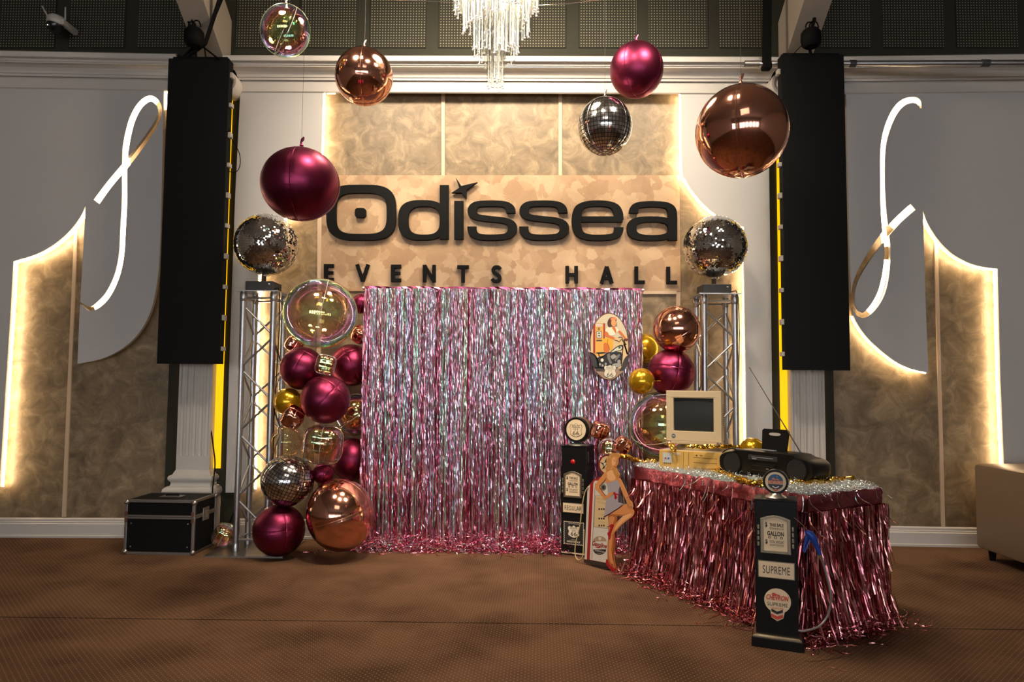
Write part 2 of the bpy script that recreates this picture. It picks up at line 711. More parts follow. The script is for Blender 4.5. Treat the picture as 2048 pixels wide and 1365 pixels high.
M_iristr = strand_mat('iridescent_foil_strands', [(.60, .98, .80), (.92, .62, .85), (.50, .80, .98), (.98, .92, .75), (.45, .92, .72), (.95, .70, .85), (.70, .75, 1), (.9, .45, .62)], .24, .9)
M_rosestr = strand_mat('rose_foil_strands', [(.45, .10, .14), (.72, .28, .26), (.82, .40, .36), (.55, .14, .20), (.75, .30, .34), (.38, .06, .12)], .22)
M_header = P('pink_foil_band', (.62, .20, .26), .27, 1.0, noise=(9, (.48, .13, .19), .7))
M_silvertinsel = strand_mat('silver_tinsel', [(.75, .95, .9), (.9, .9, 1), (.95, .95, .95), (.8, .95, 1), (.95, .9, .8)], .25, .7)
M_cream = P('cream_print', (.72, .55, .36), .5)
M_creamlight = P('cream_print_light', (.78, .68, .52), .5)
M_ink = P('black_ink', (.02, .018, .016), .6)
M_red = P('red_print', (.45, .02, .02), .45)

# ================================================================== THE SETTING
YW, YP = 6.04, 5.94          # gold wall face, white panel face
KL, KR = 0.035, -0.035       # side bays turn slightly towards the hall
XL, XR = -2.45, 2.45


def wallY(bay, Y):
    return {'L': (Y, KL, XL), 'C': (Y, 0, 0), 'R': (Y, KR, XR)}[bay]


floor = MB().box((0, -1.4, -.03), (14.2, 15.4, .04)).build('floor', M_black)
tag(floor, kind='structure')
yseam = G(900, 1246).y
for a, b in ((-9.0, yseam - .006), (yseam + .006, 6.25)):
    c = MB().box((0, (a + b) / 2, -.005), (14, b - a, .01)).build('carpet_strip', M_carpet, floor)

wall = MB()
ZT = 5.4
for bay, xa, xb in (('L', -7.0, -2.75), ('C', -2.75, 2.62), ('R', 2.62, 7.0)):
    Y, k, X0 = wallY(bay, YW)
    ya, yb = Y + k * (xa - X0), Y + k * (xb - X0)
    if bay == 'C':
        ya = yb = YW
    wall.add([(xa, ya, 0), (xb, yb, 0), (xb, yb, 4.0), (xa, ya, 4.0), (xa, ya + .25, 0), (xb, yb + .25, 0), (xb, yb + .25, 4.0), (xa, ya + .25, 4.0)],
             [(0, 1, 2, 3), (5, 4, 7, 6), (3, 2, 6, 7), (1, 0, 4, 5), (0, 3, 7, 4), (1, 5, 6, 2)])
wall = wall.build('wall_back', M_gold)
tag(wall, kind='structure')
for nm, c, d in (('wall_left', (-7.1, -1.4, 2.7), (.2, 15.4, 5.4)), ('wall_right', (7.1, -1.4, 2.7), (.2, 15.4, 5.4))):
    tag(MB().box(c, d).build(nm, P('hall_wall', (.34, .29, .24), .8)), kind='structure')
tag(MB().box((0, -1.4, 5.45), (14.2, 15.4, .1)).build('ceiling', P('hall_ceiling', (.30, .27, .24), .9)), kind='structure')
# the wall behind the photographer with its daylit windows (they mirror in the balloons)
wf = MB()
xs = [-5.4 + i * 1.8 for i in range(7)]
wf.box((0, -9.1, .45), (14, .2, .9)).box((0, -9.1, 4.2), (14, .2, 2.4))
for i in range(8):
    xa = -7 if i == 0 else xs[i - 1] + .55
    xb = 7 if i == 7 else xs[i] - .55
    wf.box(((xa + xb) / 2, -9.1, 1.95), (xb - xa, .2, 2.1))
wf = wf.build('wall_front', MATS['hall_wall'])
tag(wf, kind='structure')
M_win = P('daylight_glass', (.8, .9, 1), .3, emit=(.93, .96, 1), es=9)
for i, x in enumerate(xs):
    wo = MB().box((x, -9.12, 1.95), (1.1, .02, 2.1)).build('window_%d' % (i + 1), M_win)
    tag(wo, kind='structure')
    MB().box((x, -9.08, 1.95), (.06, .06, 2.1)).box((x, -9.08, 2.3), (1.1, .06, .06)).build('window_frame', M_plasterwhite, wo)
M_bulb = P('lamp_glass', (1, .9, .7), .4, emit=(1, .86, .66), es=20)
for i, (x, y) in enumerate([(a, b) for a in (-4.5, -1.5, 1.5, 4.5) for b in (-7, -4.6, -2.2, .4)]):
    t = thing('ceiling_lamp', 'round recessed ceiling lamp in the hall ceiling', 'lamp', (x, y, 5.4), 0, 'recessed lamps of the hall ceiling')
    MB().lathe([(.13, -.03), (.13, 0), (.10, 0), (.10, -.03)], n=20).build('ring', M_plasterwhite, t, True)
    MB().lathe([(.0, -.028), (.10, -.028), (.10, -.01), (0, -.01)], n=20).build('bulb', M_bulb, t)


def wall_frame(bay, Y):
    """local frame of a bay: u along the wall, v up"""
    Y0, k, X0 = wallY(bay, Y)
    U = Vector((1, k, 0)).normalized()
    O = Vector((X0, Y0, 0))
    N = Vector((U.y, -U.x, 0))      # towards the hall
    return O, U, N


def px_uv(pts, bay, Y):
    O, U, N = wall_frame(bay, Y)
    Y0, k, X0 = wallY(bay, Y)
    return [((W(x, y, Y0, k, X0) - O).dot(U), W(x, y, Y0, k, X0).z) for x, y in pts]


def uv_world(vs, bay, Y, w=0.0):
    O, U, N = wall_frame(bay, Y)
    return [O + U * v[0] + Vector((0, 0, v[1])) + N * (w + (v[2] if len(v) > 2 else 0)) for v in vs]


# ---- white board layer with its cut-outs
PT = .035
half = PT / 2


def board(bay, contours, cuts=()):
    vs, fs = curve_mesh([px_uv(c, bay, YP) for c in contours], half)
    mb = MB().add(uv_world(vs, bay, YP, -half), fs)
    o = mb.build('white_board', M_white, wall)
    mods = []
    for c in cuts:
        cv, cf = curve_mesh([px_uv(c, bay, YP)], half * 3)
        co_ = MB().add(uv_world(cv, bay, YP, -half), cf).build('cutter', M_white)
        # make the cutter a closed solid
        for x in (co_,):
            bm = bmesh.new()
            bm.from_mesh(x.data)
            bmesh.ops.remove_doubles(bm, verts=bm.verts, dist=1e-5)
            bmesh.ops.recalc_face_normals(bm, faces=bm.faces)
            bm.to_mesh(x.data)
            bm.free()
        mods.append(co_)
    if mods:
        bm = bmesh.new()
        bm.from_mesh(o.data)
        bmesh.ops.remove_doubles(bm, verts=bm.verts, dist=1e-5)
        bmesh.ops.recalc_face_normals(bm, faces=bm.faces)
        bm.to_mesh(o.data)
        bm.free()
        for c in mods:
            m = o.modifiers.new('cut', 'BOOLEAN')
            m.operation = 'DIFFERENCE'
            m.object = c
            m.solver = 'EXACT'
        bpy.context.view_layer.update()
        dg = bpy.context.evaluated_depsgraph_get()
        me = bpy.data.meshes.new_from_object(o.evaluated_get(dg))
        o.modifiers.clear()
        o.data = me
        for c in mods:
            bpy.data.objects.remove(c)
    return o


def ribbon(path, w0, n=5):
    """outline of a ribbon drawn along (x, y[, half width]) points"""
    pts = cat([(p[0], p[1], (p[2] if len(p) > 2 else w0) * .9) for p in path], n, False)
    L, Q = [], []
    for i, p in enumerate(pts):
        a, b = pts[max(i - 1, 0)], pts[min(i + 1, len(pts) - 1)]
        tx, ty = b[0] - a[0], b[1] - a[1]
        l = math.hypot(tx, ty)
        L.append((p[0] - ty / l * p[2], p[1] + tx / l * p[2]))
        Q.append((p[0] + ty / l * p[2], p[1] - tx / l * p[2]))
    return L + Q[::-1], pts


def led_path(pts, bay, Y, size=.008, mat=None, close=0.0, w=0.0):
    O, U, N = wall_frame(bay, Y)
    uv = px_uv([(p[0], p[1]) for p in pts], bay, Y)
    P3 = [O + U * a + Vector((0, 0, b)) + N * w for a, b in uv]
    return MB().tube(P3, size, 6).build('led_strip', mat or M_led, wall)


# left bay
L_right = [(328, 176), (326, 260), (323, 400), (320, 500), (315, 560), (305, 612), (290, 648), (268, 678), (238, 702), (200, 719), (155, 728)]
L_left = [(155, 728), (158, 650), (163, 560), (168, 470), (171, 412)]
L_arc = [(171, 412), (163, 430), (148, 452), (128, 473), (102, 493), (72, 509), (27, 523)]
L_edge = [(27, 523), (20, 640), (13, 745), (6, 860), (-2, 975)]
outL = [(-420, 172)] + cat(L_right, 3, False) + L_left[1:] + cat(L_arc, 4, False)[1:] + L_edge[1:] + [(-420, 975)]
ribL1 = [(193, 404, 8), (218, 370, 7.5), (245, 338, 7.5), (272, 305, 7), (300, 266, 6), (316, 238, 5), (319, 215, 5), (309, 200, 6), (296, 198, 7), (279, 212, 7), (265, 238, 7), (256, 270, 7), (251, 300, 7)]
ribL2 = [(251, 296, 6.6), (249, 350, 5.6), (249, 400, 5.8), (246, 460, 6), (243, 510, 5.8), (234, 552, 6), (217, 588, 6.5), (198, 609, 6.5), (181, 618, 4.5), (168, 612, 3), (152, 600, 2)]
cA, pA = ribbon(ribL1, 6)
cB, pB = ribbon(ribL2, 6)
boardL = board('L', [outL], [cA, cB])

# right bay
R_arc = [(1846, 420), (1852, 440), (1864, 462), (1880, 484), (1905, 508), (1935, 525), (1965, 534), (1995, 538)]
R_edge = [(1995, 538), (1997, 600), (2001, 760), (2008, 925), (2011, 990)]
R_leafR = [(1857, 746), (1855, 700), (1851, 600), (1848, 500), (1846, 420)]
R_cut = [(1707, 632), (1717, 652), (1735, 676), (1760, 700), (1790, 723), (1822, 738), (1857, 746)]
outR = [(1692, 180), (1694, 300), (1698, 480), (1702, 585)] + cat(R_cut, 4, False) + R_leafR[1:] + cat(R_arc, 4, False)[1:] + R_edge[1:] + [(2400, 990), (2400, 174)]
ribR1 = [(1842, 217, 1.5), (1836, 203, 6), (1822, 200, 6.5), (1804, 207, 7), (1787, 228, 7), (1773, 262, 6.5), (1766, 300, 5.5), (1765, 360, 5), (1767, 420, 6), (1771, 462, 7), (1775, 500, 6.5), (1772, 545, 7.5), (1763, 585, 8), (1747, 614, 7.5), (1728, 631, 6), (1714, 626, 5)]
ribR2 = [(1722, 633, 4), (1711, 620, 4), (1706, 600, 4), (1709, 572, 4.5), (1722, 540, 6), (1744, 505, 7.5), (1770, 470, 8.5), (1797, 440, 8), (1826, 414, 8.5)]
cC, pC = ribbon(ribR1, 6)
cD, pD = ribbon(ribR2, 6)
boardR = board('R', [outR], [cC, cD])

# middle bay
C_r = [(1362, 181), (1364, 335), (1372, 360), (1388, 386), (1411, 412), (1438, 433), (1464, 446), (1488, 454)]
C_l = [(646, 181), (641, 330), (631, 365), (614, 393), (593, 418), (565, 438), (540, 449), (518, 455)]
outC = [(481, 176), (470, 400), (458, 745), (451, 986), (507, 986), (511, 760)] + cat(C_l, 4, False)[::-1] + cat(C_r, 4, False) + [(1491, 760), (1494, 986), (1547, 986), (1536, 178)]
boardC = board('C', [outC])

# light strips tucked behind the board edges
w_in = -.045


def inset(pts, dx, dy=0):
    return [(p[0] + dx, p[1] + dy) for p in pts]


led_path(cat(L_arc, 4, False), 'L', YP, .012, w=w_in)
led_path(L_edge, 'L', YP, .010, w=w_in)
led_path([(171, 412), (168, 470), (165, 520)], 'L', YP, .004, M_ledsoft, w=w_in)
led_path([(330, 178), (328, 215)], 'L', YP, .008, w=w_in)
led_path(cat(R_arc, 4, False), 'R', YP, .009, w=w_in)
led_path(R_edge, 'R', YP, .010, w=w_in)
led_path([(1846, 422), (1848, 500)], 'R', YP, .004, M_ledsoft, w=w_in)
led_path(cat(R_cut, 4, False), 'R', YP, .008, w=w_in)
led_path(cat(C_r, 4, False)[:-1] + [(1490, 455), (1491, 760), (1494, 980)], 'C', YP, .009, w=w_in)
led_path(cat(C_l, 4, False)[:-1] + [(518, 456), (511, 760), (507, 980)], 'C', YP, .009, w=w_in)
led_path([(652, 183), (668, 183)], 'C', YP, .006, M_ledsoft, w=w_in)
led_path([(1345, 183), (1360, 183)], 'C', YP, .006, M_ledsoft, w=w_in)
# inside the ribbons the strip lies flat in the slot


def flat_led(pts, bay, hw):
    O, U, N = wall_frame(bay, YP)
    c = []
    L, Q = [], []
    for i, p in enumerate(pts):
        a, b = pts[max(i - 1, 0)], pts[min(i + 1, len(pts) - 1)]
        tx, ty = b[0] - a[0], b[1] - a[1]
        l = math.hypot(tx, ty)
        L.append((p[0] - ty / l * hw, p[1] + tx / l * hw))
        Q.append((p[0] + ty / l * hw, p[1] - tx / l * hw))
    A = uv_world(px_uv(L, bay, YP), bay, YP, -.040)
    B = uv_world(px_uv(Q, bay, YP), bay, YP, -.040)
    n = len(A)
    mb = MB().add(A + B, [(i, i + 1, n + i + 1, n + i) for i in range(n - 1)])
    return mb.build('led_strip', M_ledsoft, wall)


flat_led(pA[0:13], 'L', 7)
flat_led(pA[34:], 'L', 7)
flat_led(pB[0:40], 'L', 6.5)
flat_led(pC[3:50], 'R', 6.3)
flat_led(pC[52:68], 'R', 6.0)
flat_led(pD[33:], 'R', 6.5)

# thin strips and the paler signboard
for bay, q in (('C', [(883, 184), (890, 184), (890, 353), (883, 353)]), ('C', [(1117, 184), (1124, 184), (1124, 353), (1117, 353)]),
               ('C', [(637, 584), (645, 584), (634, 1040), (626, 1040)]), ('C', [(1352, 584), (1360, 584), (1361, 1050), (1353, 1050)]),
               ('L', [(151, 440), (157, 436), (133, 1034), (125, 1034)]), ('R', [(1867, 470), (1874, 480), (1889, 1056), (1882, 1056)])):
    vs = px_uv(q, bay, YW)
    cv, cf = curve_mesh([vs], .006)
    MB().add(uv_world(cv, bay, YW, .006), cf).build('trim_strip', M_trim, wall)
q = px_uv([(645, 352), (1358, 352), (1360, 583), (637, 583)], 'C', YW)
cv, cf = curve_mesh([q], .010)
MB().add(uv_world(cv, 'C', YW, .010), cf).build('sign_board', M_peach, wall)
for q in ([(637, 352), (646, 352), (643, 583), (636, 583)], [(1352, 583), (1352, 589), (1285, 589), (1285, 583)]):
    cv, cf = curve_mesh([px_uv(q, 'C', YW)], .012)
    MB().add(uv_world(cv, 'C', YW, .012), cf).build('trim_strip', M_trim, wall)

# cornice
prof_px = [(.0, 184), (.012, 181), (.012, 162), (.004, 161), (.004, 159), (.03, 158), (.03, 153), (.04, 152), (.046, 147), (.062, 140), (.09, 134), (.125, 131), (.125, 128), (.135, 127.5), (.135, 122), (.155, 121), (.155, 119.5), (.17, 119), (.17, 109), (-.12, 108)]


def cornice(idx, bay, xa_px, xb_px):
    O, U, N = wall_frame(bay, YP)
    ua = px_uv([(xa_px, 150)], bay, YP)[0][0]
    ub = px_uv([(xb_px, 150)], bay, YP)[0][0]
    pr = []
    for d, y in prof_px:
        pr.append((d, W(1000, y + 3.5, YP - d).z))
    n = len(pr)
    vs = []
    for (u, s) in ((ua, -1), (ub, 1)):
        for d, z in pr:
            e = d * .6 if d > 0 else 0
            vs.append(O + U * (u + s * (e if bay == 'C' or (bay == 'L' and s > 0) or (bay == 'R' and s < 0) else 0)) + N * d + Vector((0, 0, z)))
    fs = [(i, i + 1, n + i + 1, n + i) for i in range(n - 1)] + [(n - 1, 0, n, 2 * n - 1), tuple(range(n)), tuple(range(2 * n - 1, n - 1, -1))]
    o = MB().add(vs, fs).build('trim_%d' % idx, M_plasterwhite)
    tag(o, kind='structure')


cornice(1, 'L', -420, 343)
cornice(2, 'C', 484, 1533)
cornice(3, 'R', 1686, 2400)
# upper olive wall with perforated boards
Yu = 5.99
ZC = W(1000, 109, YP - .1).z
up = MB().box((0, Yu + .12, (ZC - .05 + ZT) / 2), (14, .24, ZT - ZC + .05)).build('wall_upper', M_olive)
tag(up, kind='structure')
for xa, xb in ((-140, -28), (0, 110), (137, 250), (277, 373), (473, 578), (600, 714), (740, 852), (877, 992), (1018, 1132), (1158, 1273), (1298, 1415), (1440, 1526), (1640, 1742), (1767, 1887), (1913, 2037), (2062, 2180)):
    a, b = W(xa, 60, Yu - .012), W(xb, 60, Yu - .012)
    z0 = W((xa + xb) / 2, 95, Yu - .012).z
    o = MB().box((0, 0, .45), (b.x - a.x, .01, .9)).build('perforated_panel', M_perf, up, loc=((a.x + b.x) / 2, Yu - .006, z0))
# olive recesses behind the columns
for sx, xa, xb in ((-1, 343, 482), (1, 1534, 1664)):
    a, b = W(xa, 600, 5.98), W(xb, 600, 5.98)
    z1 = ZC + .02
    o = MB().box(((a.x + b.x) / 2, 5.995, z1 / 2), (b.x - a.x, .03, z1)).build('recess_board', M_olive, wall)

# baseboards
bp = [(0.0, 0.0), (.03, 0.0), (.03, .018), (.024, .022), (.024, .112), (.018, .118), (.018, .128), (.012, .132), (.012, .15), (0, .16)]
for nm, bay, xa, xb in (('baseboard_left', 'L', -420, 352), ('baseboard_back', 'C', 442, 1546), ('baseboard_right', 'R', 1656, 2400)):
    O, U, N = wall_frame(bay, YW - .01)
    ua, ub = px_uv([(xa, 1050)], bay, YW)[0][0], px_uv([(xb, 1060)], bay, YW)[0][0]
    n = len(bp)
    vs = [O + U * u + N * d * 1.3 + Vector((0, 0, z)) for u in (ua, ub) for d, z in bp]
    fs = [(i, n + i, n + i + 1, i + 1) for i in range(n - 1)] + [tuple(range(n - 1, -1, -1)), tuple(range(n, 2 * n)), (0, n - 1, 2 * n - 1, n)]
    tag(MB().add(vs, fs).build(nm, P('white_baseboard', (.60, .57, .54), .4)), kind='structure')

# fluted columns


def column(cx, sy):
    Yc = 5.94
    c = thing('column', None, None, (cx, Yc, 0), kind='structure')
    hw, hd = .141, .05
    z0, z1 = .585, 3.86
    # shaft section with five flutes on the front
    def section(fl):
        pts = []
        n = 5
        pitch = 2 * hw / (n + .35)
        pts.append((-hw, -hd))
        for i in range(n):
            xc = -hw + pitch * (i + .675)
            if fl:
                for k in range(7):
                    a = math.pi * k / 6
                    pts.append((xc - math.cos(a) * pitch * .33, -hd + math.sin(a) * .02))
        pts += [(hw, -hd), (hw, hd), (-hw, hd)]
        return pts
    s = section(True)
    n = len(s)
    zf = .70
    vs = [(x, y, zf) for x, y in s] + [(x, y, z1) for x, y in s]
    fs = [(i, (i + 1) % n, (i + 1) % n + n, i + n) for i in range(n)] + [tuple(range(n - 1, -1, -1)), tuple(range(n, 2 * n))]
    mb = MB().add(vs, fs)
    mb.box((0, 0, (z0 + zf) / 2), (2 * hw, 2 * hd, zf - z0))
    mb.build('shaft', M_plasterwhite, c)
    pr = [(.05, .365), (.058, .37), (.072, .385), (.078, .405), (.072, .43), (.055, .448), (.03, .455), (.025, .475), (.03, .49), (.038, .497), (.045, .51), (.045, .525), (.038, .538), (.02, .545), (.012, .56), (.0, .585)]
    MB().sqlathe(pr, hw, hd).build('base', M_plasterwhite, c, True)
    MB().box((0, 0, .1825), (2 * hw + .13, 2 * hd + .13, .365)).build('plinth', M_plasterwhite, c)
    pr = [(.0, 3.84), (.03, 3.87), (.03, 3.90), (.05, 3.95), (.05, 3.975), (.075, 3.98), (.075, 4.01)]
    MB().sqlathe(pr, hw, hd).build('capital', M_plasterwhite, c)
    for s_ in (-1, 1):
        Mv = Matrix.Translation((s_ * (hw + .06), 0, 3.885)) @ Matrix.Rotation(R(90), 4, 'X')
        MB().lathe([(.0, -.14), (.095, -.14), (.1, -.13), (.1, .13), (.095, .14), (.075, .14), (.07, .128), (.05, .128), (.045, .138), (0, .138)], n=28, M=Mv).build('volute', M_plasterwhite, c, True)
    for s_, th in ((-1, .005), (1, .0135)):
        s2 = s_ * sy
        MB().box((s2 * (hw + th * 2.2), .03, 2.24), (th * 4.4, .012, 3.3)).build('led_strip', M_yellow, c)  # widened glowing board, standing for the yellow LED light on the recess wall
    MB().box((0, -.02, 4.05), (.2, .02, .02)).build('led_strip', M_yellow, c)
    return c


colL = column(W(385, 940, 5.89).x, 1)
colR = column(W(1618, 930, 5.89).x, -1)
# sloping ceiling beams above the columns
for cx, s in ((colL.location.x, 1), (colR.location.x, -1)):
    h = .11
    vs = []
    for (t, zz) in ((0, 4.0), (1.6, 5.12)):
        y = 5.97 - t
        for dx in (-h, h):
            for dz in (0, .5):
                vs.append((cx + .06 * s + dx, y, zz + dz))
    o = MB().add(vs, [(0, 2, 6, 4), (1, 5, 7, 3), (0, 4, 5, 1), (2, 3, 7, 6), (0, 1, 3, 2), (4, 6, 7, 5)]).build('beam', P('beam_paint', (.30, .26, .22), .7))
    tag(o, kind='structure')

# ================================================================== WALL LETTERING
M_letter = P('black_lettering', (.005, .005, .005), .6, spec=.12)
sg = 620, 340, 780 / 2048


def zc(p):
    return (sg[0] + p[0] * sg[2], sg[1] + p[1] * sg[2])


def letter(parent, contours_list, Y=None, th=.016):
    Y = Y or (YW - .05)
    mb = MB()
    for j, contours in enumerate(contours_list):
        vs, fs = curve_mesh([px_uv([zc(p) for p in c], 'C', Y) for c in contours], th - .0005 * j, .0015)
        mb.add([p - parent.location for p in uv_world(vs, 'C', Y, 0)], fs)
    return mb.build('letter', M_letter, parent)


base = W(1000, 480, YW - .05)
big = thing('sign_lettering', 'row of large wide black raised letters with a four-point star, on the gold signboard', 'sign', base)
rect = lambda x0, y0, x1, y1: [(x0, y0), (x1, y0), (x1, y1), (x0, y1)]
letter(big, [[ell(270, 226, 182, 145, 48, 3.4), ell(271, 231, 134, 108, 48, 3.6)], [ell(266, 227, 28, 24, 20, 4)]])
letter(big, [[ell(590, 266, 125, 104, 48, 2.9), ell(600, 268, 83, 75, 48, 2.9)], [rect(683, 83, 729, 366)]])
letter(big, [[rect(759, 166, 806, 366)]])
st = [(768, 47), (795, 88), (876, 69), (822, 107), (822, 152), (796, 122), (747, 122), (785, 97)]
letter(big, [[st]]).name = 'star'


def sshape(dx):
    p = [(1056, 228), (1052, 205), (1032, 186), (990, 179), (920, 179), (875, 184), (854, 205), (855, 232), (880, 250), (950, 260), (1015, 267), (1053, 282), (1064, 308), (1055, 335), (1025, 352), (960, 357), (895, 354), (862, 340), (852, 318), (851, 300)]
    return [pen(cat([(x + dx, y) for x, y in p], 3, False), 23.5, 14.5)]


letter(big, sshape(0))
letter(big, sshape(272))
ep = [(1621, 262), (1617, 225), (1598, 194), (1560, 181), (1510, 178), (1455, 182), (1415, 200), (1400, 240), (1399, 290), (1414, 335), (1455, 354), (1510, 358), (1570, 355), (1605, 345), (1619, 325), (1620, 304)]
letter(big, [pen(cat(ep, 3, False), 23.5, 14.5), [rect(1415, 247, 1640, 275)]])
ap = [(1698, 229), (1702, 205), (1722, 188), (1770, 182), (1820, 182), (1870, 188), (1896, 208), (1903, 245), (1903, 300), (1903, 372)]
letter(big, [pen(cat(ap, 3, False), 23, 14.5), [ell(1790, 310, 126, 63, 40, 2.8), ell(1796, 310, 84, 35, 40, 2.8)]])
base = W(1000, 565, YW - .045)
small = thing('sign_lettering', 'row of small widely spaced black capital letters under the big lettering', 'sign', base)


def sm(x0, x1, shape):
    dy = (x0 - 75) * 14 / 1850
    t, b = 497 + dy, 586 + dy
    h = b - t
    w_ = x1 - x0
    res = []
    X = lambda f: x0 + w_ * f
    Yy = lambda f: t + h * f
    s = 9
    for kind, *a in shape:
        if kind == 'r':
            res.append([rect(X(a[0]) if a[0] <= 1 else a[0], Yy(a[1]), X(a[2]), Yy(a[3]))])
        elif kind == 'l':
            pts = [(X(p[0]), Yy(p[1])) for p in a[0]]
            res.append(pen(pts, 8.5, 8.5))
        elif kind == 'c':
            pts = cat([(X(p[0]), Yy(p[1])) for p in a[0]], 4, False)
            res.append(pen(pts, 8.5, 8))
    letter(small, res, YW - .045, .012)


u = 17 / 52
EE = [('r', 0, 0, u, 1), ('r', 0, 0, 1, .19), ('r', 0, .41, .92, .58), ('r', 0, .81, 1, 1)]
sm(75, 125, EE)
sm(241, 313, [('l', [(.1, 0), (.5, .97)]), ('l', [(.9, 0), (.5, .97)])])
sm(427, 478, EE)
sm(594, 660, [('r', 0, 0, .25, 1), ('r', .75, 0, 1, 1), ('l', [(.12, .02), (.88, .98)])])
sm(774, 834, [('r', 0, 0, 1, .18), ('r', .36, 0, .64, 1)])
sm(951, 1006, [('c', [(.88, .2), (.68, .09), (.38, .1), (.2, .24), (.3, .4), (.55, .5), (.78, .62), (.82, .78), (.62, .91), (.34, .92), (.1, .78)])])
sm(1342, 1406, [('r', 0, 0, .27, 1), ('r', .73, 0, 1, 1), ('r', 0, .41, 1, .58)])
sm(1522, 1594, [('l', [(.5, .02), (.12, 1)]), ('l', [(.5, .02), (.88, 1)]), ('r', .25, .62, .75, .78)])
sm(1705, 1757, [('r', 0, 0, u, 1), ('r', 0, .82, 1, 1)])
sm(1872, 1926, [('r', 0, 0, u, 1), ('r', 0, .82, 1, 1)])

# ================================================================== HANGING BLACK SCREENS


def screen(label, tl, tr, br, bl, Y, latch_side):
    A, B, C_, D = [W(p[0], p[1], Y) for p in (tl, tr, br, bl)]
    cx = (A.x + B.x + C_.x + D.x) / 4
    z1, z0 = (A.z + B.z) / 2, (C_.z + D.z) / 2
    wd = (B.x - A.x + C_.x - D.x) / 2
    t = thing('screen_panel', label, 'screen', (cx, Y, z0), group='tall black screen panels')
    H = z1 - z0
    MB().box((0, .003, H / 2), (wd, .006, H)).build('screen_face', P('screen_face', (.006, .006, .0065), .75, spec=.15), t)
    MB().box((0, .046, H / 2), (wd - .004, .08, H - .004)).build('frame', M_black, t)
    for i in range(10):
        z = H * (i + .5) / 10
        MB().box((latch_side * (wd / 2 + .008), .05, z), (.024, .05, .045 if i % 2 else .035), bev=.003).build('latch', P('latch_plastic', (.42, .38, .34), .5), t)
    # rigging beam on top
    MB().box((0, .046, H + .012), (wd * .9, .05, .024)).build('hanging_bar', M_black, t)
    return t, H, wd


scL, HL, wL = screen('tall black hanging screen panel beside the flight case side of the hall', (330, 117), (452, 117), (445, 729), (321, 728), 5.62, 1)
scR, HR, wR = screen('tall black hanging screen panel with a metal pipe running behind it', (1571, 109), (1698, 110), (1690, 741), (1563, 741), 5.55, -1)


def straps(t, H, wd, knot, ups, label, lump):
    """two flat black straps from the bar, crossing at the knot and going up to the ceiling"""
    loc = t.location
    k = knot - loc
    for a in ups:
        MB().tube([Vector(a[0]) - loc, k + Vector((a[2], 0, 0)), Vector(a[1]) - loc], a[3], 6, flat=.3).build('strap', M_blackfab, t)
    h = thing('chain_hoist', label, 'hoist', lump)
    MB().lathe([(.0, -.075), (.05, -.075), (.072, -.055), (.078, -.02), (.076, .04), (.055, .068), (0, .07)], n=20).build('body', P('hoist_black', (.004, .004, .004), .7, spec=.1), h, True)
    for dx, r in ((-.015, .03), (.02, .036)):
        pts = [(dx + math.cos(a) * r, -.01, .08 + math.sin(a) * r * 1.5) for a in [math.pi * i / 10 for i in range(11)]]
        MB().tube(pts, .006, 6).build('loop', M_blackfab, h, True)
    return h


k1 = W(403, 88, 5.6)
straps(scL, HL, wL, k1, [(W(362, 120, 5.62), W(368, -60, 5.5), -.03, .022), (W(440, 120, 5.62), W(352, -60, 5.5), -.02, .02), (W(366, 120, 5.63), W(452, -40, 5.5), .03, .024), (W(412, 118, 5.6), W(470, -60, 5.5), .02, .006), (W(392, 118, 5.61), W(349, -40, 5.5), -.045, .010)], 'black chain hoist above the screen panel by the security camera', W(388, 74, 5.5))
k2 = W(1610, 84, 5.55)
straps(scR, HR, wR, k2, [(W(1583, 112, 5.55), W(1632, 40, 5.5), .0, .012), (W(1622, 112, 5.55), W(1645, -30, 5.5), .03, .014)], 'black chain hoist above the screen panel by the metal pipe', W(1622, 76, 5.45))

# metal pipe with sleeves and its strap
pa, pb = W(1489, 128, 5.72), W(2120, 126, 5.45)
pipe = thing('metal_pipe', 'long horizontal metal pipe crossing behind the black screen panel', 'pipe', pa)
d = pb - pa
MB().tube([(0, 0, 0), d], .0245, 16).build('tube', M_alu, pipe, True)
MB().tube([d * .0, d * .05], .027, 16).build('sleeve', M_steel, pipe, True)
MB().tube([d * .345, d * .365], .029, 16).build('sleeve', P('tape', (.05, .05, .05), .5), pipe, True)
MB().tube([d * .76, d * .785], .029, 16).build('sleeve', MATS['tape'], pipe, True)
q = W(1533, 133, 5.70)
sp = MB().add([W(1525, -60, 5.68), W(1544, -60, 5.68), W(1543, 125, 5.68), W(1524, 125, 5.68), W(1525, -60, 5.674), W(1544, -60, 5.674), W(1543, 125, 5.674), W(1524, 125, 5.674)], [(0, 3, 2, 1), (4, 5, 6, 7), (0, 1, 5, 4), (3, 7, 6, 2), (1, 2, 6, 5), (0, 4, 7, 3)])
sp.box(q, (.075, .075, .06), bev=.012)
o = sp.build('hanging_strap', M_blackfab)
tag(o, 'flat black strap holding the open end of the metal pipe', 'strap')

# ================================================================== CHANDELIER
ch = thing('chandelier', 'large tiered chandelier of hanging glass rods', 'chandelier', (CHX, CHY, 4.6))
MB().lathe([(.0, .02), (.42, .02), (.44, .035), (.44, .06), (0, .08)], n=40).build('canopy', M_chrome, ch, True)
MB().lathe([(.012, .08), (.012, .8), (0, .8)], n=10).build('stem', M_chrome, ch, True)
MB().lathe([(.0, -.03), (.3, -.025), (.38, 0), (.3, .015), (0, .015)], n=32).build('bulb', M_bulb, ch, True)


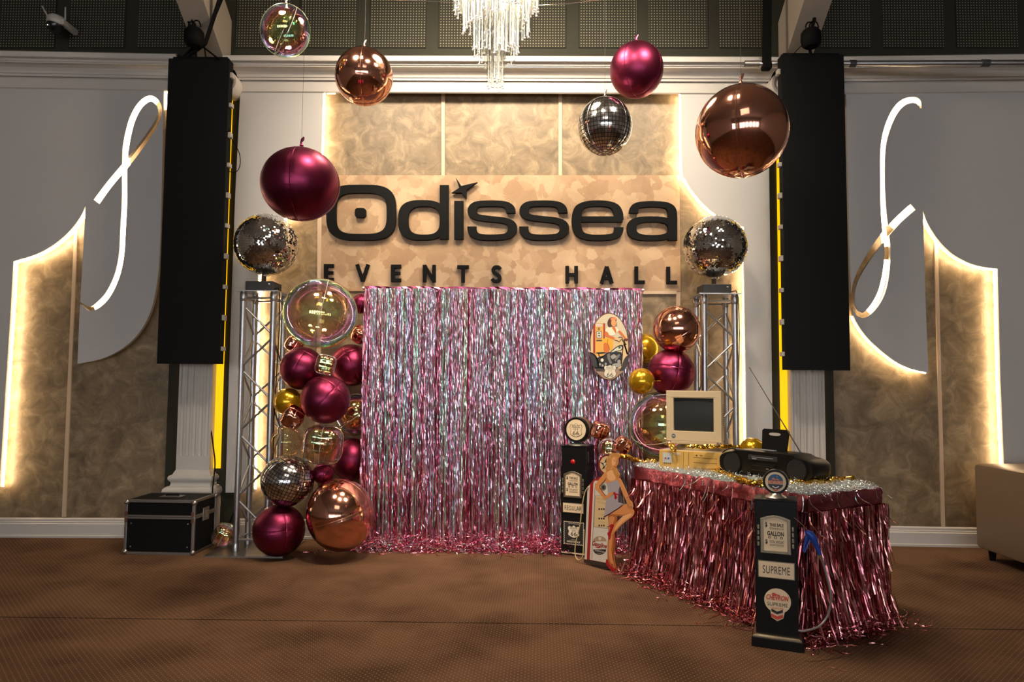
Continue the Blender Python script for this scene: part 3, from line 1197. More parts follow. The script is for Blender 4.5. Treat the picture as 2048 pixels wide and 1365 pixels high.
def glass_rod_mat():
    m = bpy.data.materials.new('rod_glass')
    m.use_nodes = True
    nt = m.node_tree
    nt.nodes.clear()
    out = nt.nodes.new('ShaderNodeOutputMaterial')
    tr = nt.nodes.new('ShaderNodeBsdfTransparent')
    tr.inputs[0].default_value = (.965, .965, .95, 1)
    gl = nt.nodes.new('ShaderNodeBsdfGlossy')
    gl.inputs['Roughness'].default_value = .22
    gl.inputs['Color'].default_value = (.5, .5, .48, 1)
    lw = nt.nodes.new('ShaderNodeLayerWeight')
    lw.inputs[0].default_value = .45
    mr = nt.nodes.new('ShaderNodeMapRange')
    mr.inputs[3].default_value = .12
    mr.inputs[4].default_value = .75
    nt.links.new(lw.outputs['Facing'], mr.inputs[0])
    mx = nt.nodes.new('ShaderNodeMixShader')
    nt.links.new(mr.outputs[0], mx.inputs[0])
    nt.links.new(tr.outputs[0], mx.inputs[1])
    nt.links.new(gl.outputs[0], mx.inputs[2])
    nt.links.new(mx.outputs[0], out.inputs[0])
    return m


M_rod = glass_rod_mat()
M_rodend = P('rod_end', (.95, .93, .9), .3, emit=(1, .95, .88), es=.25)
rodmesh = {}


def rod(x, y, zb, L):
    key = round(L, 2)
    if key not in rodmesh:
        a = MB().lathe([(.0075, 0.004), (.0085, .008), (.0085, L)], n=8)
        o = a.build('glass_rod', M_rod, ch, True)
        b = MB().lathe([(.003, -.003), (.0085, 0), (.0085, .004), (.006, .006)], n=8)
        e = b.build('rod_tip', M_rodend, o, True)
        rodmesh[key] = (o.data, e.data)
    else:
        o = link('glass_rod', rodmesh[key][0], ch)
        e = link('rod_tip', rodmesh[key][1], o)
    o.location = (x, y, zb - 4.6)


cr = random.Random(3)
zpx = lambda y: W(985, y, CHY).z
tiers = [(.052, 10, 163, 180, 118), (.03, 4, 168, 184, 110), (.155, 34, 92, 128, 30), (.125, 26, 88, 118, 10), (.1, 18, 70, 104, 0), (.225, 40, 30, 78, -30), (.19, 30, 22, 66, -30), (.285, 30, -6, 28, -70), (.26, 30, 0, 24, -60)]
nrod = 0
for r_, n_, ya, yb, yt in tiers:
    for i in range(n_):
        a = 2 * math.pi * (i + .5 * cr.random()) / n_
        f = .5 + .5 * math.sin(a * 2 + r_ * 30)
        f = min(1, max(0, f * .6 + cr.random() * .4))
        y = ya + (yb - ya) * f
        if nrod >= 290:
            break
        nrod += 1
        rod(math.cos(a) * r_, math.sin(a) * r_, zpx(y), round(.27 + .05 * cr.randint(0, 1) + (.1 if yt < 20 else 0), 2))
# thin wires running off the chandelier
wr = MB()
wr.tube([Vector((-.27, 0, W(905, 5, CHY).z - 4.6)), Vector((-.9, 0, W(700, -3, CHY).z - 4.6))], .0025, 5)
wr.tube([Vector((.28, 0, W(1065, 11, CHY).z - 4.6)), Vector((.45, 0, W(1120, 8, CHY).z - 4.6)), Vector((.85, 0, W(1230, -6, CHY).z - 4.6))], .003, 5)
wr.build('wire', M_chrome, ch)

# ================================================================== TRUSSES AND MIRROR BALLS


def truss(label, xl_px, xr_px, Y, H, phase):
    A, B = W(xl_px, 600, Y), W(xr_px, 600, Y)
    wd = .24
    cx = (A.x + B.x) / 2
    t = thing('truss_tower', label, 'truss', (cx, Y + wd / 2, 0), group='aluminium truss towers')
    h = wd / 2
    MB().box((0, 0, .006), (.60, .56, .012)).build('base_plate', M_steel, t)
    MB().box((0, 0, H + .004), (.335, .335, .008), bev=.001).build('top_plate', M_alu, t)
    for a in (-1, 1):
        for b in (-1, 1):
            MB().tube([(a * h, b * h, .012), (a * h, b * h, H)], .0245, 14).build('chord', M_alu, t, True)
            MB().lathe([(.027, 0), (.027, .055), (.0245, .06)], (a * h, b * h, .014), 14).build('collar', M_alu, t, True)
            MB().lathe([(.0245, 0), (.028, .005), (.028, .065), (.0245, .07)], (a * h, b * h, H - .075), 14).build('collar', M_alu, t, True)
    n = 7
    z1, z0 = H - .10, .17
    st = (z1 - z0) / n
    for face in range(4):
        M = Matrix.Rotation(face * math.pi / 2, 4, 'Z')
        for z in (H - .05, .10):
            MB().tube([(-h, -h, z), (h, -h, z)], .009, 8, M=M).build('brace', M_alu, t, True)
        for i in range(n):
            s = 1 if (i + face + phase) % 2 else -1
            MB().tube([(-h * s, -h, z1 - st * i - .012), (h * s, -h, z1 - st * (i + 1) + .012)], .009, 8, M=M).build('brace', M_alu, t, True)
    return t


H_T = W(516, 584, 5.5).z
t1 = truss('aluminium truss tower behind the maroon and rose balloons, by the flight case', 487, 548, 5.5, H_T, 1)
H_T2 = W(1438, 590, 5.5).z
t2 = truss('aluminium truss tower standing behind the beige computer monitor', 1408, 1469, 5.5, H_T2, 1)

ballmesh = None


def mirror_ball(label, px, py, rpx, t, H, lab2, turn):
    global ballmesh
    Y = t.location.y
    c = W(px, py, Y)
    r = rpx * (c - CAM).dot(FW) / FP
    m = thing('ball_motor', lab2, 'motor', (c.x - .012, Y, H + .008), group='black mirror ball motors')
    MB().box((0, 0, .042), (.225, .20, .078), bev=.006).build('housing', P('motor_housing', (.012, .012, .013), .5), m)
    MB().box((.08, -.101, .058), (.012, .004, .006)).build('switch', M_creamlight, m)
    top = c.z - r - H - .008
    MB().lathe([(.018, .08), (.018, top + .01)], n=12).build('spindle', P('dark_wood', (.06, .03, .02), .5), m, True)
    MB().tube([(.10, -.06, .02), (.15, -.09, .03), (.165, -.10, -.03), (.17, -.1, -.3), (.15, -.1, -1.0), (.15, -.09, -1.94)], .004, 6).build('power_cord', M_blackfab, m, True)
    b = thing('mirror_ball', label, 'disco ball', (c.x, Y, c.z - r), turn, group='mirror balls on the truss towers')
    if ballmesh is None:
        core = MB().lathe([(r * .985 * math.sin(math.pi * i / 32), r - r * .985 * math.cos(math.pi * i / 32)) for i in range(33)], n=48).build('core', P('ball_core', (.04, .04, .04), .6), b, True)
        mb = MB()
        rr = random.Random(5)
        rows = 62
        for i in range(1, rows - 1):
            th = math.pi * (i + .5) / rows
            n = max(6, int(2 * math.pi * math.sin(th) * r / (math.pi * r / rows) * .98))
            off = rr.random()
            hs = math.pi * r / rows * .44
            for k in range(n):
                ph = 2 * math.pi * (k + off) / n
                nn = Vector((math.sin(th) * math.cos(ph), math.sin(th) * math.sin(ph), math.cos(th)))
                e1 = Vector((-math.sin(ph), math.cos(ph), 0))
                e2 = nn.cross(e1)
                j1, j2 = rr.gauss(0, .045), rr.gauss(0, .045)
                f1 = e1 + nn * j1
                f2 = e2 + nn * j2
                p = nn * r + Vector((0, 0, r))
                mb.add([p - f1 * hs - f2 * hs, p + f1 * hs - f2 * hs, p + f1 * hs + f2 * hs, p - f1 * hs + f2 * hs], [(0, 3, 2, 1)])
        ti = mb.build('mirror_tiles', M_mirror, b)
        tag(ti, kind='stuff')
        ballmesh = (core.data, ti.data)
    else:
        link('core', ballmesh[0], b)
        tag(link('mirror_tiles', ballmesh[1], b), kind='stuff')
    MB().lathe([(.03, -.008), (.03, .004), (0, .006)], n=16).build('cap', M_chrome, b, True)


mirror_ball('big mirror ball on the truss beside the large hanging maroon balloon', 533, 490, 62, t1, H_T, 'black motor box under the mirror ball of the truss by the flight case', .3)
mirror_ball('big mirror ball on the truss near the large hanging rose gold balloon', 1430, 495, 62, t2, H_T2, 'black motor box under the mirror ball of the truss behind the monitor', 1.7)

# ================================================================== FLIGHT CASE
fc = G(318, 1106)
fl = thing('flight_case', 'black flight case with aluminium edges in front of the fluted column', 'case', (W(318, 1100, 5.40).x, 5.40 + .18, 0), -.03)
w2, d2, hc = .272, .18, .415
M_case = P('case_laminate', (.006, .006, .006), .6, spec=.12)
M_edge = P('case_edge', (.40, .38, .36), .38, 1.0)
zl = .285
MB().box((0, 0, zl / 2 + .004), (2 * w2 - .01, 2 * d2 - .01, zl - .004)).build('body', M_case, fl)
MB().box((0, 0, (zl + hc) / 2), (2 * w2 - .01, 2 * d2 - .01, hc - zl - .006)).build('lid', M_case, fl)
es = .022
for a in (-1, 1):
    for b in (-1, 1):
        MB().box((a * (w2 - es / 2 + .002), b * (d2 - es / 2 + .002), hc / 2), (es, es, hc - .01), bev=.003).build('edge_rail', M_edge, fl)
        for z in (.02, hc - .02):
            MB().lathe([(0, -.02), (.014, -.017), (.021, -.008), (.023, 0), (.021, .008), (.014, .017), (0, .02)], (a * (w2 - .008), b * (d2 - .008), z), 12).build('corner', M_edge, fl, True)
    for z, hh in ((es / 2, es), (hc - es / 2 + .001, es), (zl - .008, .014), (zl + .008, .014)):
        MB().box((0, a * (d2 - .006), z), (2 * w2 - .03, .016, hh), bev=.002).build('edge_rail', M_edge, fl)
        MB().box((a * (w2 - .006), 0, z), (.016, 2 * d2 - .03, hh), bev=.002).build('edge_rail', M_edge, fl)
for a in (-1, 1):
    hb = MB()
    for z in (zl - .025, zl + .025):
        hb.box((a * (w2 - .012), -d2 - .003, z), (.022, .01, .035), bev=.002)
        for q in (-.012, .012):
            hb.lathe([(.003, 0), (.003, .004), (0, .005)], (a * (w2 - .012), -d2 - .006, z + q), 8)
    hb.build('hinge_strap', P('strap_leather', (.10, .045, .03), .6), fl)
lt = MB().box((w2 + .003, 0, zl), (.008, .10, .10), bev=.004).build('latch_dish', M_edge, fl)
MB().box((w2 + .009, 0, zl), (.008, .04, .05), bev=.003).build('butterfly_latch', M_chrome, lt)
hd_ = MB().box((0, 0, hc + .001), (.17, .09, .004), bev=.001).build('handle_dish', M_edge, fl)
MB().tube([(-.05, 0, hc + .004), (-.045, 0, hc + .012), (.045, 0, hc + .012), (.05, 0, hc + .004)], .007, 8).build('handle', M_blackfab, hd_, True)
for (x, z) in ((-w2 + .05, .06), (w2 - .05, .06), (-w2 + .05, zl - .05), (w2 - .05, zl - .05)):
    MB().lathe([(.006, 0), (.006, .003), (0, .004)], n=8, M=Matrix.Translation((x, -d2 + .004, z)) @ Matrix.Rotation(R(90), 4, 'X')).build('rivet', M_edge, fl, True)

# wall socket with its warning sticker
Ow = W(329, 990, 6.03)
so = thing('wall_socket', 'white wall socket with a yellow warning sticker beside the column base', 'socket', Ow)
so.location = (Ow.x, 6.06, Ow.z)
MB().box((-.02, -.012, .035), (.075, .02, .10), bev=.004).build('plate', M_plasterwhite, so)
MB().lathe([(.026, 0), (.026, .004), (.02, .004), (.018, -.003), (0, -.003)], n=18, M=Matrix.Translation((-.02, -.022, .03)) @ Matrix.Rotation(R(90), 4, 'X')).build('outlet', P('outlet_grey', (.35, .33, .3), .5), so, True)
st_ = MB().box((.0, -.006, .115), (.11, .003, .048)).build('sticker', P('sticker_yellow', (.62, .42, .02), .5), so)
MB().prism([(-.042, .1), (-.008, .1), (-.025, .13)], -.0085, -.008).build('triangle', M_ink, st_)
text('230V', .022, .114, -.0085, .048, .022, M_ink, st_)
cab = MB().tube(cat([tuple(W(*q)) for q in ((419, 800, 5.96), (421, 850, 5.93), (426, 890, 5.85), (430, 930, 5.8), (425, 985, 5.78), (428, 1040, 5.8), (436, 1080, 5.8))], 5, False), .006, 6).build('hanging_cable', M_blackfab, None, True)
tag(cab, 'black cable hanging beside the fluted column above the flight case', 'cable')
cab = MB().tube([W(472, 1005, 5.86), W(466, 1030, 5.86), W(455, 1055, 5.84), W(448, 1065, 5.83)], .006, 6).build('floor_cable', M_blackfab, None, True)
tag(cab, 'short black cable by the baseboard behind the truss tower', 'cable')
pts = cat([tuple(W(x, y, 5.66)) for x, y in ((455, 245), (462, 275), (478, 305), (480, 330), (472, 344), (455, 343))], 5, False)
cab = MB().tube(pts, .0035, 6).build('looped_cable', M_blackfab, None, True)
tag(cab, 'thin black cable looping from the side of the screen panel', 'cable')

# security camera
sc_ = thing('security_camera', 'white dome security camera with two aerials on the olive upper wall', 'camera', W(113, 45, 5.80))
M_camw = P('camera_white', (.50, .49, .46), .4)
Mr = Matrix.Rotation(R(12), 4, 'Y')
MB().lathe([(0, .058), (.05, .055), (.068, .04), (.075, .012), (.075, -.012), (.070, -.02), (0, -.02)], n=24, M=Mr).build('housing', M_camw, sc_, True)
MB().lathe([(.066, -.018), (.064, -.045), (.05, -.075), (.028, -.092), (0, -.097)], n=24, M=Mr).build('dome', M_blackgloss, sc_, True)
MB().box((.07, .06, -.01), (.04, .2, .05), bev=.008).build('bracket', M_camw, sc_)
MB().tube([(-.065, 0, .03), (-.125, -.01, .14)], [.008, .006], 8).build('aerial', M_camw, sc_, True)
MB().tube([(.075, 0, .0), (.078, -.01, .13)], [.008, .006], 8).build('aerial', M_camw, sc_, True)
MB().box((-.03, -.066, -.055), (.006, .006, .006)).build('status_light', P('cam_light', (1, 1, 1), .3, emit=(1, .95, .9), es=1.5), sc_)
# louvred vent by the chandelier
v = thing('air_vent', 'small dark louvred vent on the olive wall beside the chandelier', 'vent', W(1052, 62, 5.975))
MB().box((0, 0, .075), (.12, .012, .15)).build('frame', M_olive, v)
for i in range(5):
    MB().box((-.01, -.01, .03 + i * .024), (.08, .012, .005)).build('slat', P('vent_dark', (.012, .012, .008), .7), v)

# ================================================================== SOFA
sf = thing('sofa', 'beige upholstered sofa end standing against the gold wall', 'sofa', (3.57, 5.1, 0))
M_sofa = P('sofa_leather', (.24, .175, .115), .45, noise=(5, (.26, .185, .12), .15))
zt = .735
m = MB()
m.box((.45, -.25, .08 + (zt - .08) / 2), (.9, 1.5, zt - .08), bev=.035)
m.build('body', M_sofa, sf, True)
MB().box((.55, -.4, zt + .01), (.6, 1.1, .06), bev=.025).build('cushion', M_sofa, sf, True)
for x, y in ((.08, .42), (.82, .42), (.08, -.92), (.82, -.92)):
    MB().lathe([(.02, 0), (.028, .08)], (x, y, 0), 12).build('leg', M_black, sf, True)

# ================================================================== BALLOONS


def orb_mesh(r, seams=2, dent=.012, cube=None, squash=1.0, seed=0, wr=.0035):
    """foil balloon: gores pulled in along the seams, with creases across them"""
    rr = random.Random(seed)
    A, B = 96, 64
    ph0 = [rr.uniform(0, 6.28) for _ in range(8)]
    vs, uv = [], []
    for j in range(B + 1):
        th = math.pi * j / B
        for i in range(A):
            ph = 2 * math.pi * i / A
            n = Vector((math.sin(th) * math.cos(ph), math.sin(th) * math.sin(ph), math.cos(th)))
            q = 1.0
            if cube:
                q = (abs(n.x) ** cube + abs(n.y) ** cube + abs(n.z) ** cube) ** (-1 / cube)
            s = abs(math.sin(ph * seams)) if seams else 1
            dist = s * math.sin(th) / max(1, seams)
            if seams:
                q *= 1 - dent * math.exp(-(dist / .035) ** 2)
                q *= 1 + wr * math.sin(th * 46 + ph0[0]) * math.exp(-(dist / .14) ** 2)
            cap_ = math.exp(-((math.pi / 2 - abs(th - math.pi / 2)) / .16) ** 2)
            q *= 1 - .035 * cap_
            q *= 1 + wr * 1.1 * math.sin(ph * 24 + ph0[1]) * math.exp(-((math.pi / 2 - abs(th - math.pi / 2)) / .38) ** 2) * math.sin(th)
            if cube:
                q *= 1 + .010 * math.sin(n.x * 9 + ph0[2]) * math.sin(n.y * 8 + ph0[3]) + .006 * math.sin(n.z * 17 + ph0[4])
            vs.append((n.x * r * q, n.y * r * q, n.z * r * q * squash))
    fs = []
    for j in range(B):
        for i in range(A):
            k = (i + 1) % A
            fs.append((j * A + i, (j + 1) * A + i, (j + 1) * A + k, j * A + k))
    return vs, fs, A, B


def balloon(name, label, px, py, Y, rpx, mat, seam=None, cube=None, rot=(0, 0, 0), group=None, tail=None, string=False, latex=False, squash=1.0, seed=0, tilt_seam=False, dent=.012, core=None):
    c = W(px, py, Y)
    r = rpx * (c - CAM).dot(FW) / FP / (1.0 if not cube else 1.13)
    t = link(name, None, None, (c.x, c.y, c.z - r * squash * .98))
    tag(t, label, 'balloon', group)
    E = Euler(rot).to_matrix().to_4x4()
    T = Matrix.Translation((0, 0, r * squash * .98))
    vs, fs, A, B = orb_mesh(r, 0 if latex else 2, dent, cube, squash, seed)
    o = MB().add(vs, fs, T @ E).build('skin', mat, t, True)
    if mat is M_gridfoil:
        uvl = o.data.uv_layers.new(name='uv')
        for p in o.data.polygons:
            for li in p.loop_indices:
                vi = o.data.loops[li].vertex_index
                j, i = divmod(vi, A)
                u = i / A
                if i == 0 and any(o.data.loops[q].vertex_index % A == A - 1 for q in p.loop_indices):
                    u = 1.0
                uvl.data[li].uv = (u, j / B)
    if not latex and seam:
        for k in range(2):
            a = math.pi / 2 * k
            ring = []
            N = 150
            for i in range(N):
                th = 2 * math.pi * i / N
                n = Vector((math.sin(th) * math.cos(a), math.sin(th) * math.sin(a), math.cos(th)))
                q = 1.0
                if cube:
                    q = (abs(n.x) ** cube + abs(n.y) ** cube + abs(n.z) ** cube) ** (-1 / cube)
                q *= .999 - dent + .006 * (i % 2)
                ring.append((n.x * r * q, n.y * r * q, n.z * r * q * squash))
            MB().tube(ring, max(.0022, r * .009), 5, closed=True, M=T @ E).build('seam', seam, t, True)
    if core:
        vs2, fs2, _, _ = orb_mesh(r * .5, 2, .05, 3.2, 1, seed + 9, .02)
        MB().add(vs2, fs2, T @ E).build('inner_fold', core, t, True)
    tm = seam or mat
    zt = r * squash * 1.96
    if tail == 'up':
        L = .055 + r * .06
        MB().tube([(0, 0, zt - .012), (.002, 0, zt + L * .3), (-.003, 0, zt + L * .55), (.004, .002, zt + L * .8), (.012, 0, zt + L)], [.013, .009, .0055, .010, .004], 8, flat=.6).build('tail', tm, t, True)
        MB().lathe([(.008, 0), (.011, .006), (.008, .012)], (0, 0, zt + L * .22), 10).build('knot', tm, t, True)
    elif tail:
        d = Vector(tail).normalized()
        b = T @ (d * r * .97)
        MB().tube([b, b + d * .012, b + d * .022, b + d * .045], [.007, .004, .009, .013], 8, flat=.4).build('tail', tm, t, True)
    if string:
        MB().tube([(0, 0, zt + .03), (0, 0, 5.4 - t.location.z)], .0009, 4).build('string', M_string, t)
    return t


hung = 'balloons hanging from the ceiling'
balloon('foil_balloon', 'clear iridescent round balloon hanging near the ceiling beside the screen panel', 571, 62, 4.6, 48, M_irid, M_filmseam, tail='up', string=True, squash=1.07, rot=(.5, .3, .6), group=hung, seed=1)
balloon('foil_balloon', 'shiny rose gold balloon hanging in front of the white cornice near the chandelier', 728, 153, 4.8, 57, M_rose, M_rose_seam, tail='up', string=True, rot=(0, 0, .1), group=hung, seed=2)
balloon('foil_balloon', 'maroon balloon hanging above the silver mirror-print balloon', 1273, 140, 5.0, 53, M_maroon, M_maroon_seam, tail='up', string=True, rot=(0, .06, .95), group=hung, seed=3, squash=1.05)
balloon('foil_balloon', 'silver mirror-print foil balloon hanging in front of the gold wall', 1210, 253, 4.9, 54, M_gridfoil, M_silverseam, tail='up', string=True, rot=(0, 0, .75), group=hung, seed=4, squash=1.08)
balloon('foil_balloon', 'large shiny rose gold balloon hanging beside the screen panel', 1483, 263, 3.2, 90, M_rose, M_rose_seam, tail='up', string=True, rot=(0, 0, 1.15), group=hung, seed=5, squash=1.02)
balloon('foil_balloon', 'large maroon balloon hanging in front of the wall lettering', 601, 369, 3.7, 77, M_maroon, M_maroon_seam, tail='up', string=True, rot=(0, 0, .04), group=hung, seed=6, squash=.95)

gl = 'balloons stacked beside the curtain near the flight case'
balloon('foil_balloon', 'big clear bubble balloon on top of the balloon stack under the mirror ball', 641, 627, 5.5, 72, M_irid, M_filmseam, rot=(.4, .2, .3), group=gl, squash=.97, seed=7, dent=.002)
balloon('foil_balloon', 'maroon balloon touching the truss just below the big clear bubble balloon', 604, 737, 5.46, 43, M_maroon, M_maroon_seam, rot=(.6, .4, 0), group=gl, seed=8)
balloon('foil_balloon', 'maroon balloon half behind the curtain edge below the big clear bubble balloon', 702, 731, 5.862, 42, M_maroon, M_maroon_seam, rot=(.9, -.5, .3), group=gl, seed=9)
balloon('foil_balloon', 'small iridescent cube balloon between two maroon balloons', 651, 730, 5.33, 22, M_irid2, M_filmseam, cube=4, rot=(.1, .2, .25), group=gl, seed=10)
balloon('foil_balloon', 'maroon balloon in the middle of the stack, below the small iridescent cube balloon', 651, 799, 5.34, 49, M_maroon, M_maroon_seam, rot=(.8, .75, .2), group=gl, seed=11, squash=.98)
balloon('latex_balloon', 'gold balloon touching the truss tower, in the balloon stack', 576, 804, 5.46, 28, M_goldb, latex=True, group=gl, seed=12, tail=(.3, -.6, -.9))
balloon('foil_balloon', 'small crumpled rose gold cube balloon below the gold balloon', 586, 835, 5.34, 24, M_rose, M_rose_seam, cube=3.2, rot=(.7, .5, .3), group=gl, seed=13)
balloon('latex_balloon', 'clear balloon filled with gold confetti in the balloon stack', 572, 885, 5.42, 31, M_clear, latex=True, group=gl, seed=14, tail=(0, -.2, 1))
balloon('foil_balloon', 'iridescent rounded cube balloon in the balloon stack above the small maroon one', 647, 890, 5.30, 43, M_irid2, M_filmseam, cube=3.6, rot=(.05, .1, .1), group=gl, seed=15, core=M_rose)
balloon('foil_balloon', 'clear iridescent round balloon half behind the curtain edge', 712, 830, 5.862, 42, M_irid2, M_filmseam, rot=(.3, .9, .3), group=gl, seed=16, squash=1.02, core=M_rose)
balloon('foil_balloon', 'maroon balloon half behind the curtain above the very large rose gold balloon', 704, 919, 5.862, 42, M_maroon, M_maroon_seam, rot=(.2, .1, .7), group=gl, seed=17)
balloon('foil_balloon', 'silver mirror-print foil balloon low in the stack in front of the truss', 575, 962, 5.32, 52, M_gridfoil, M_silverseam, rot=(.35, .25, .9), group=gl, seed=18, squash=.97)
balloon('foil_balloon', 'small maroon balloon wedged beside the silver mirror-print balloon', 646, 948, 5.42, 21, M_maroon, M_maroon_seam, rot=(.5, .2, .4), group=gl, seed=19)
balloon('foil_balloon', 'maroon balloon resting on the floor at the foot of the truss', 558, 1061, 5.34, 51, M_maroon, M_maroon_seam, rot=(1.45, 0, .62), group=gl, seed=20, squash=.98)
balloon('foil_balloon', 'very large rose gold balloon at the foot of the curtain', 681, 1030, 5.30, 72, M_rose, M_rose_seam, rot=(.25, 1.25, .1), group=gl, seed=21, squash=.9)
balloon('foil_balloon', 'small maroon balloon behind the top corner of the curtain', 722, 608, 5.87, 18, M_maroon, M_maroon_seam, rot=(.1, .2, .3), group=gl, seed=22, squash=1.1)
balloon('foil_balloon', 'small rose gold balloon between the clear bubble balloon and the curtain', 720, 669, 5.80, 19, M_rose, M_rose_seam, cube=3, rot=(.6, .5, .2), group=gl, seed=23)
balloon('foil_balloon', 'small rose gold balloon peeping out under the clear bubble balloon by the truss', 588, 689, 5.60, 19, M_rose, M_rose_seam, cube=3, rot=(.2, .5, .6), group=gl, seed=24)
balloon('foil_balloon', 'small iridescent balloon lying on the floor beside the flight case', 449, 1071, 5.62, 25, M_irid2, M_filmseam, cube=3, rot=(.3, .5, .2), seed=25, core=M_rose)
# gold confetti inside the clear balloon
c0 = W(572, 885, 5.42)
cf = MB()
rr = random.Random(4)
for i in range(40):
    n = Vector((rr.gauss(0, 1), rr.gauss(0, 1), rr.gauss(-.3, .8))).normalized() * .108
    a, b = n.orthogonal().normalized() * .004, n.cross(n.orthogonal()).normalized() * .004
    cf.add([c0 + n - a, c0 + n + b, c0 + n + a, c0 + n - b], [(0, 1, 2, 3)])
o = cf.build('confetti', M_goldfoil)
tag(o, 'gold confetti flakes inside the clear balloon', 'confetti', kind='stuff')

gr = 'balloons by the truss behind the decorated table'
balloon('foil_balloon', 'shiny rose gold balloon at the top of the group beside the second truss', 1353, 659, 5.40, 47, M_rose, M_rose_seam, rot=(.9, .9, .5), group=gr, seed=31)
balloon('foil_balloon', 'maroon balloon under the rose gold balloon, above the beige monitor', 1342, 745, 5.44, 47, M_maroon, M_maroon_seam, rot=(1.4, .2, .1), group=gr, seed=32)
balloon('latex_balloon', 'gold balloon half behind the curtain beside the maroon balloon', 1288, 698, 5.90, 31, M_goldb, latex=True, group=gr, seed=33)
balloon('latex_balloon', 'small gold balloon in front of the curtain edge above the clear bubble balloon', 1283, 763, 5.30, 26.5, M_goldb, latex=True, group=gr, seed=34, tail=(1, -.2, .02))
balloon('foil_balloon', 'big clear bubble balloon beside the beige monitor', 1326, 850, 5.44, 67, M_irid, M_filmseam, rot=(.9, 1.0, .8), group=gr, seed=35, dent=.002)
balloon('foil_balloon', 'small rose gold cube balloon behind the round-headed black pump', 1200, 862, 5.50, 19, M_rose, M_rose_seam, cube=4, rot=(.2, .3, .3), group=gr, seed=36)
balloon('foil_balloon', 'small rose gold cube balloon lying at the end of the table', 1246, 890, 5.22, 17, M_rose, M_rose_seam, cube=4, rot=(.3, .6, .2), group=gr, seed=37)
balloon('foil_balloon', 'small clear iridescent balloon behind the cardboard woman cutout', 1217, 897, 5.24, 21, M_irid2, M_filmseam, rot=(.4, .2, .1), group=gr, seed=38)
balloon('latex_balloon', 'gold balloon on the table behind the open radio lid', 1505, 901, 4.70, 25, M_goldb, latex=True, group=gr, seed=39)

# ================================================================== FOIL CURTAIN


def strand_path(p, n, length, rr, drift, step_tw, w, mb, tw0=None):
    """one hanging foil strip from p, twisting as it falls"""
    x, y, z = p
    tw = tw0 if tw0 is not None else rr.gauss(0, .5)
    dx, dy = rr.gauss(0, drift), rr.gauss(0, drift * .4)
    vs = []
    sx = sy = 0.0
    ph = rr.uniform(0, 6.28)
    fq = rr.uniform(1.2, 3)
    for i in range(n + 1):
        f = i / n
        tw += rr.gauss(0, step_tw)
        tw *= .84
        sx += rr.gauss(0, .0005)
        sy += rr.gauss(0, .0012)
        c = Vector((x + dx * f + sx + .0022 * math.sin(f * fq * 6 + ph), y + dy * f + sy, z - length * f))
        h = Vector((math.cos(tw), math.sin(tw), 0)) * w / 2
        vs += [c - h, c + h]
    mb.add(vs, [(2 * i, 2 * i + 1, 2 * i + 3, 2 * i + 2) for i in range(n)])


CY = 5.67
cA_, cB_ = W(729, 573, CY), W(1284, 576, CY)
ZC1 = cA_.z
cu = thing('foil_curtain', 'tall shimmering pink and iridescent foil fringe curtain with a painted plaque hung on it', 'curtain', ((cA_.x + cB_.x) / 2, CY, 0))
ox = cu.location.x
cw = (cB_.x - cA_.x)
rr = random.Random(11)
hb = MB()
n = 60
for layer, (yy, z1, z2) in enumerate(((.0, ZC1, ZC1 - .035), (.02, ZC1 - .004, ZC1 - .045))):
    vs = []
    for i in range(n + 1):
        x = -cw / 2 + cw * i / n
        for z in (z1 + .004 * math.sin(i * .7), (z1 + z2) / 2, z2):
            vs.append((x, yy + rr.gauss(0, .003), z))
    hb.add(vs, [(3 * i + k, 3 * i + 3 + k, 3 * i + 4 + k, 3 * i + 1 + k) for i in range(n) for k in range(2)])
hb.build('header_band', M_pinkstr, cu)
MB().tube([(-cw / 2 - .02, .03, ZC1 - .012), (cw / 2 + .02, .03, ZC1 - .012)], .012, 8).build('rail', M_steel, cu)
for s in (-1, 1):
    MB().tube([(s * (cw / 2 - .01), .035, .01), (s * (cw / 2 - .01), .035, ZC1)], .012, 8).build('stand_pole', M_steel, cu)
    MB().tube([(s * (cw / 2 - .01), -.1, .012), (s * (cw / 2 - .01), .24, .012)], .012, 8).build('stand_foot', M_steel, cu)
pk, ir = MB(), MB()
for i in range(1250):
    x = rr.uniform(-cw / 2, cw / 2)
    strand_path((x, rr.uniform(-.008, .034), ZC1 - .02), 66, ZC1 - .05, rr, .012, .62, rr.uniform(.0045, .008), pk)
for i in range(760):
    x = rr.uniform(-cw / 2, cw / 2)
    L = (ZC1 - .05) * (1 if rr.random() < .35 else rr.uniform(.45, 1))
    strand_path((x, rr.uniform(-.014, .006), ZC1 - .015), 66, L, rr, .010, .62, rr.uniform(.0045, .0085), ir)
o = pk.build('fringe', M_pinkstr, cu)
tag(o, 'pink foil strands', kind='stuff')
o = ir.build('fringe', M_iristr, cu)
tag(o, 'iridescent foil strands', kind='stuff')


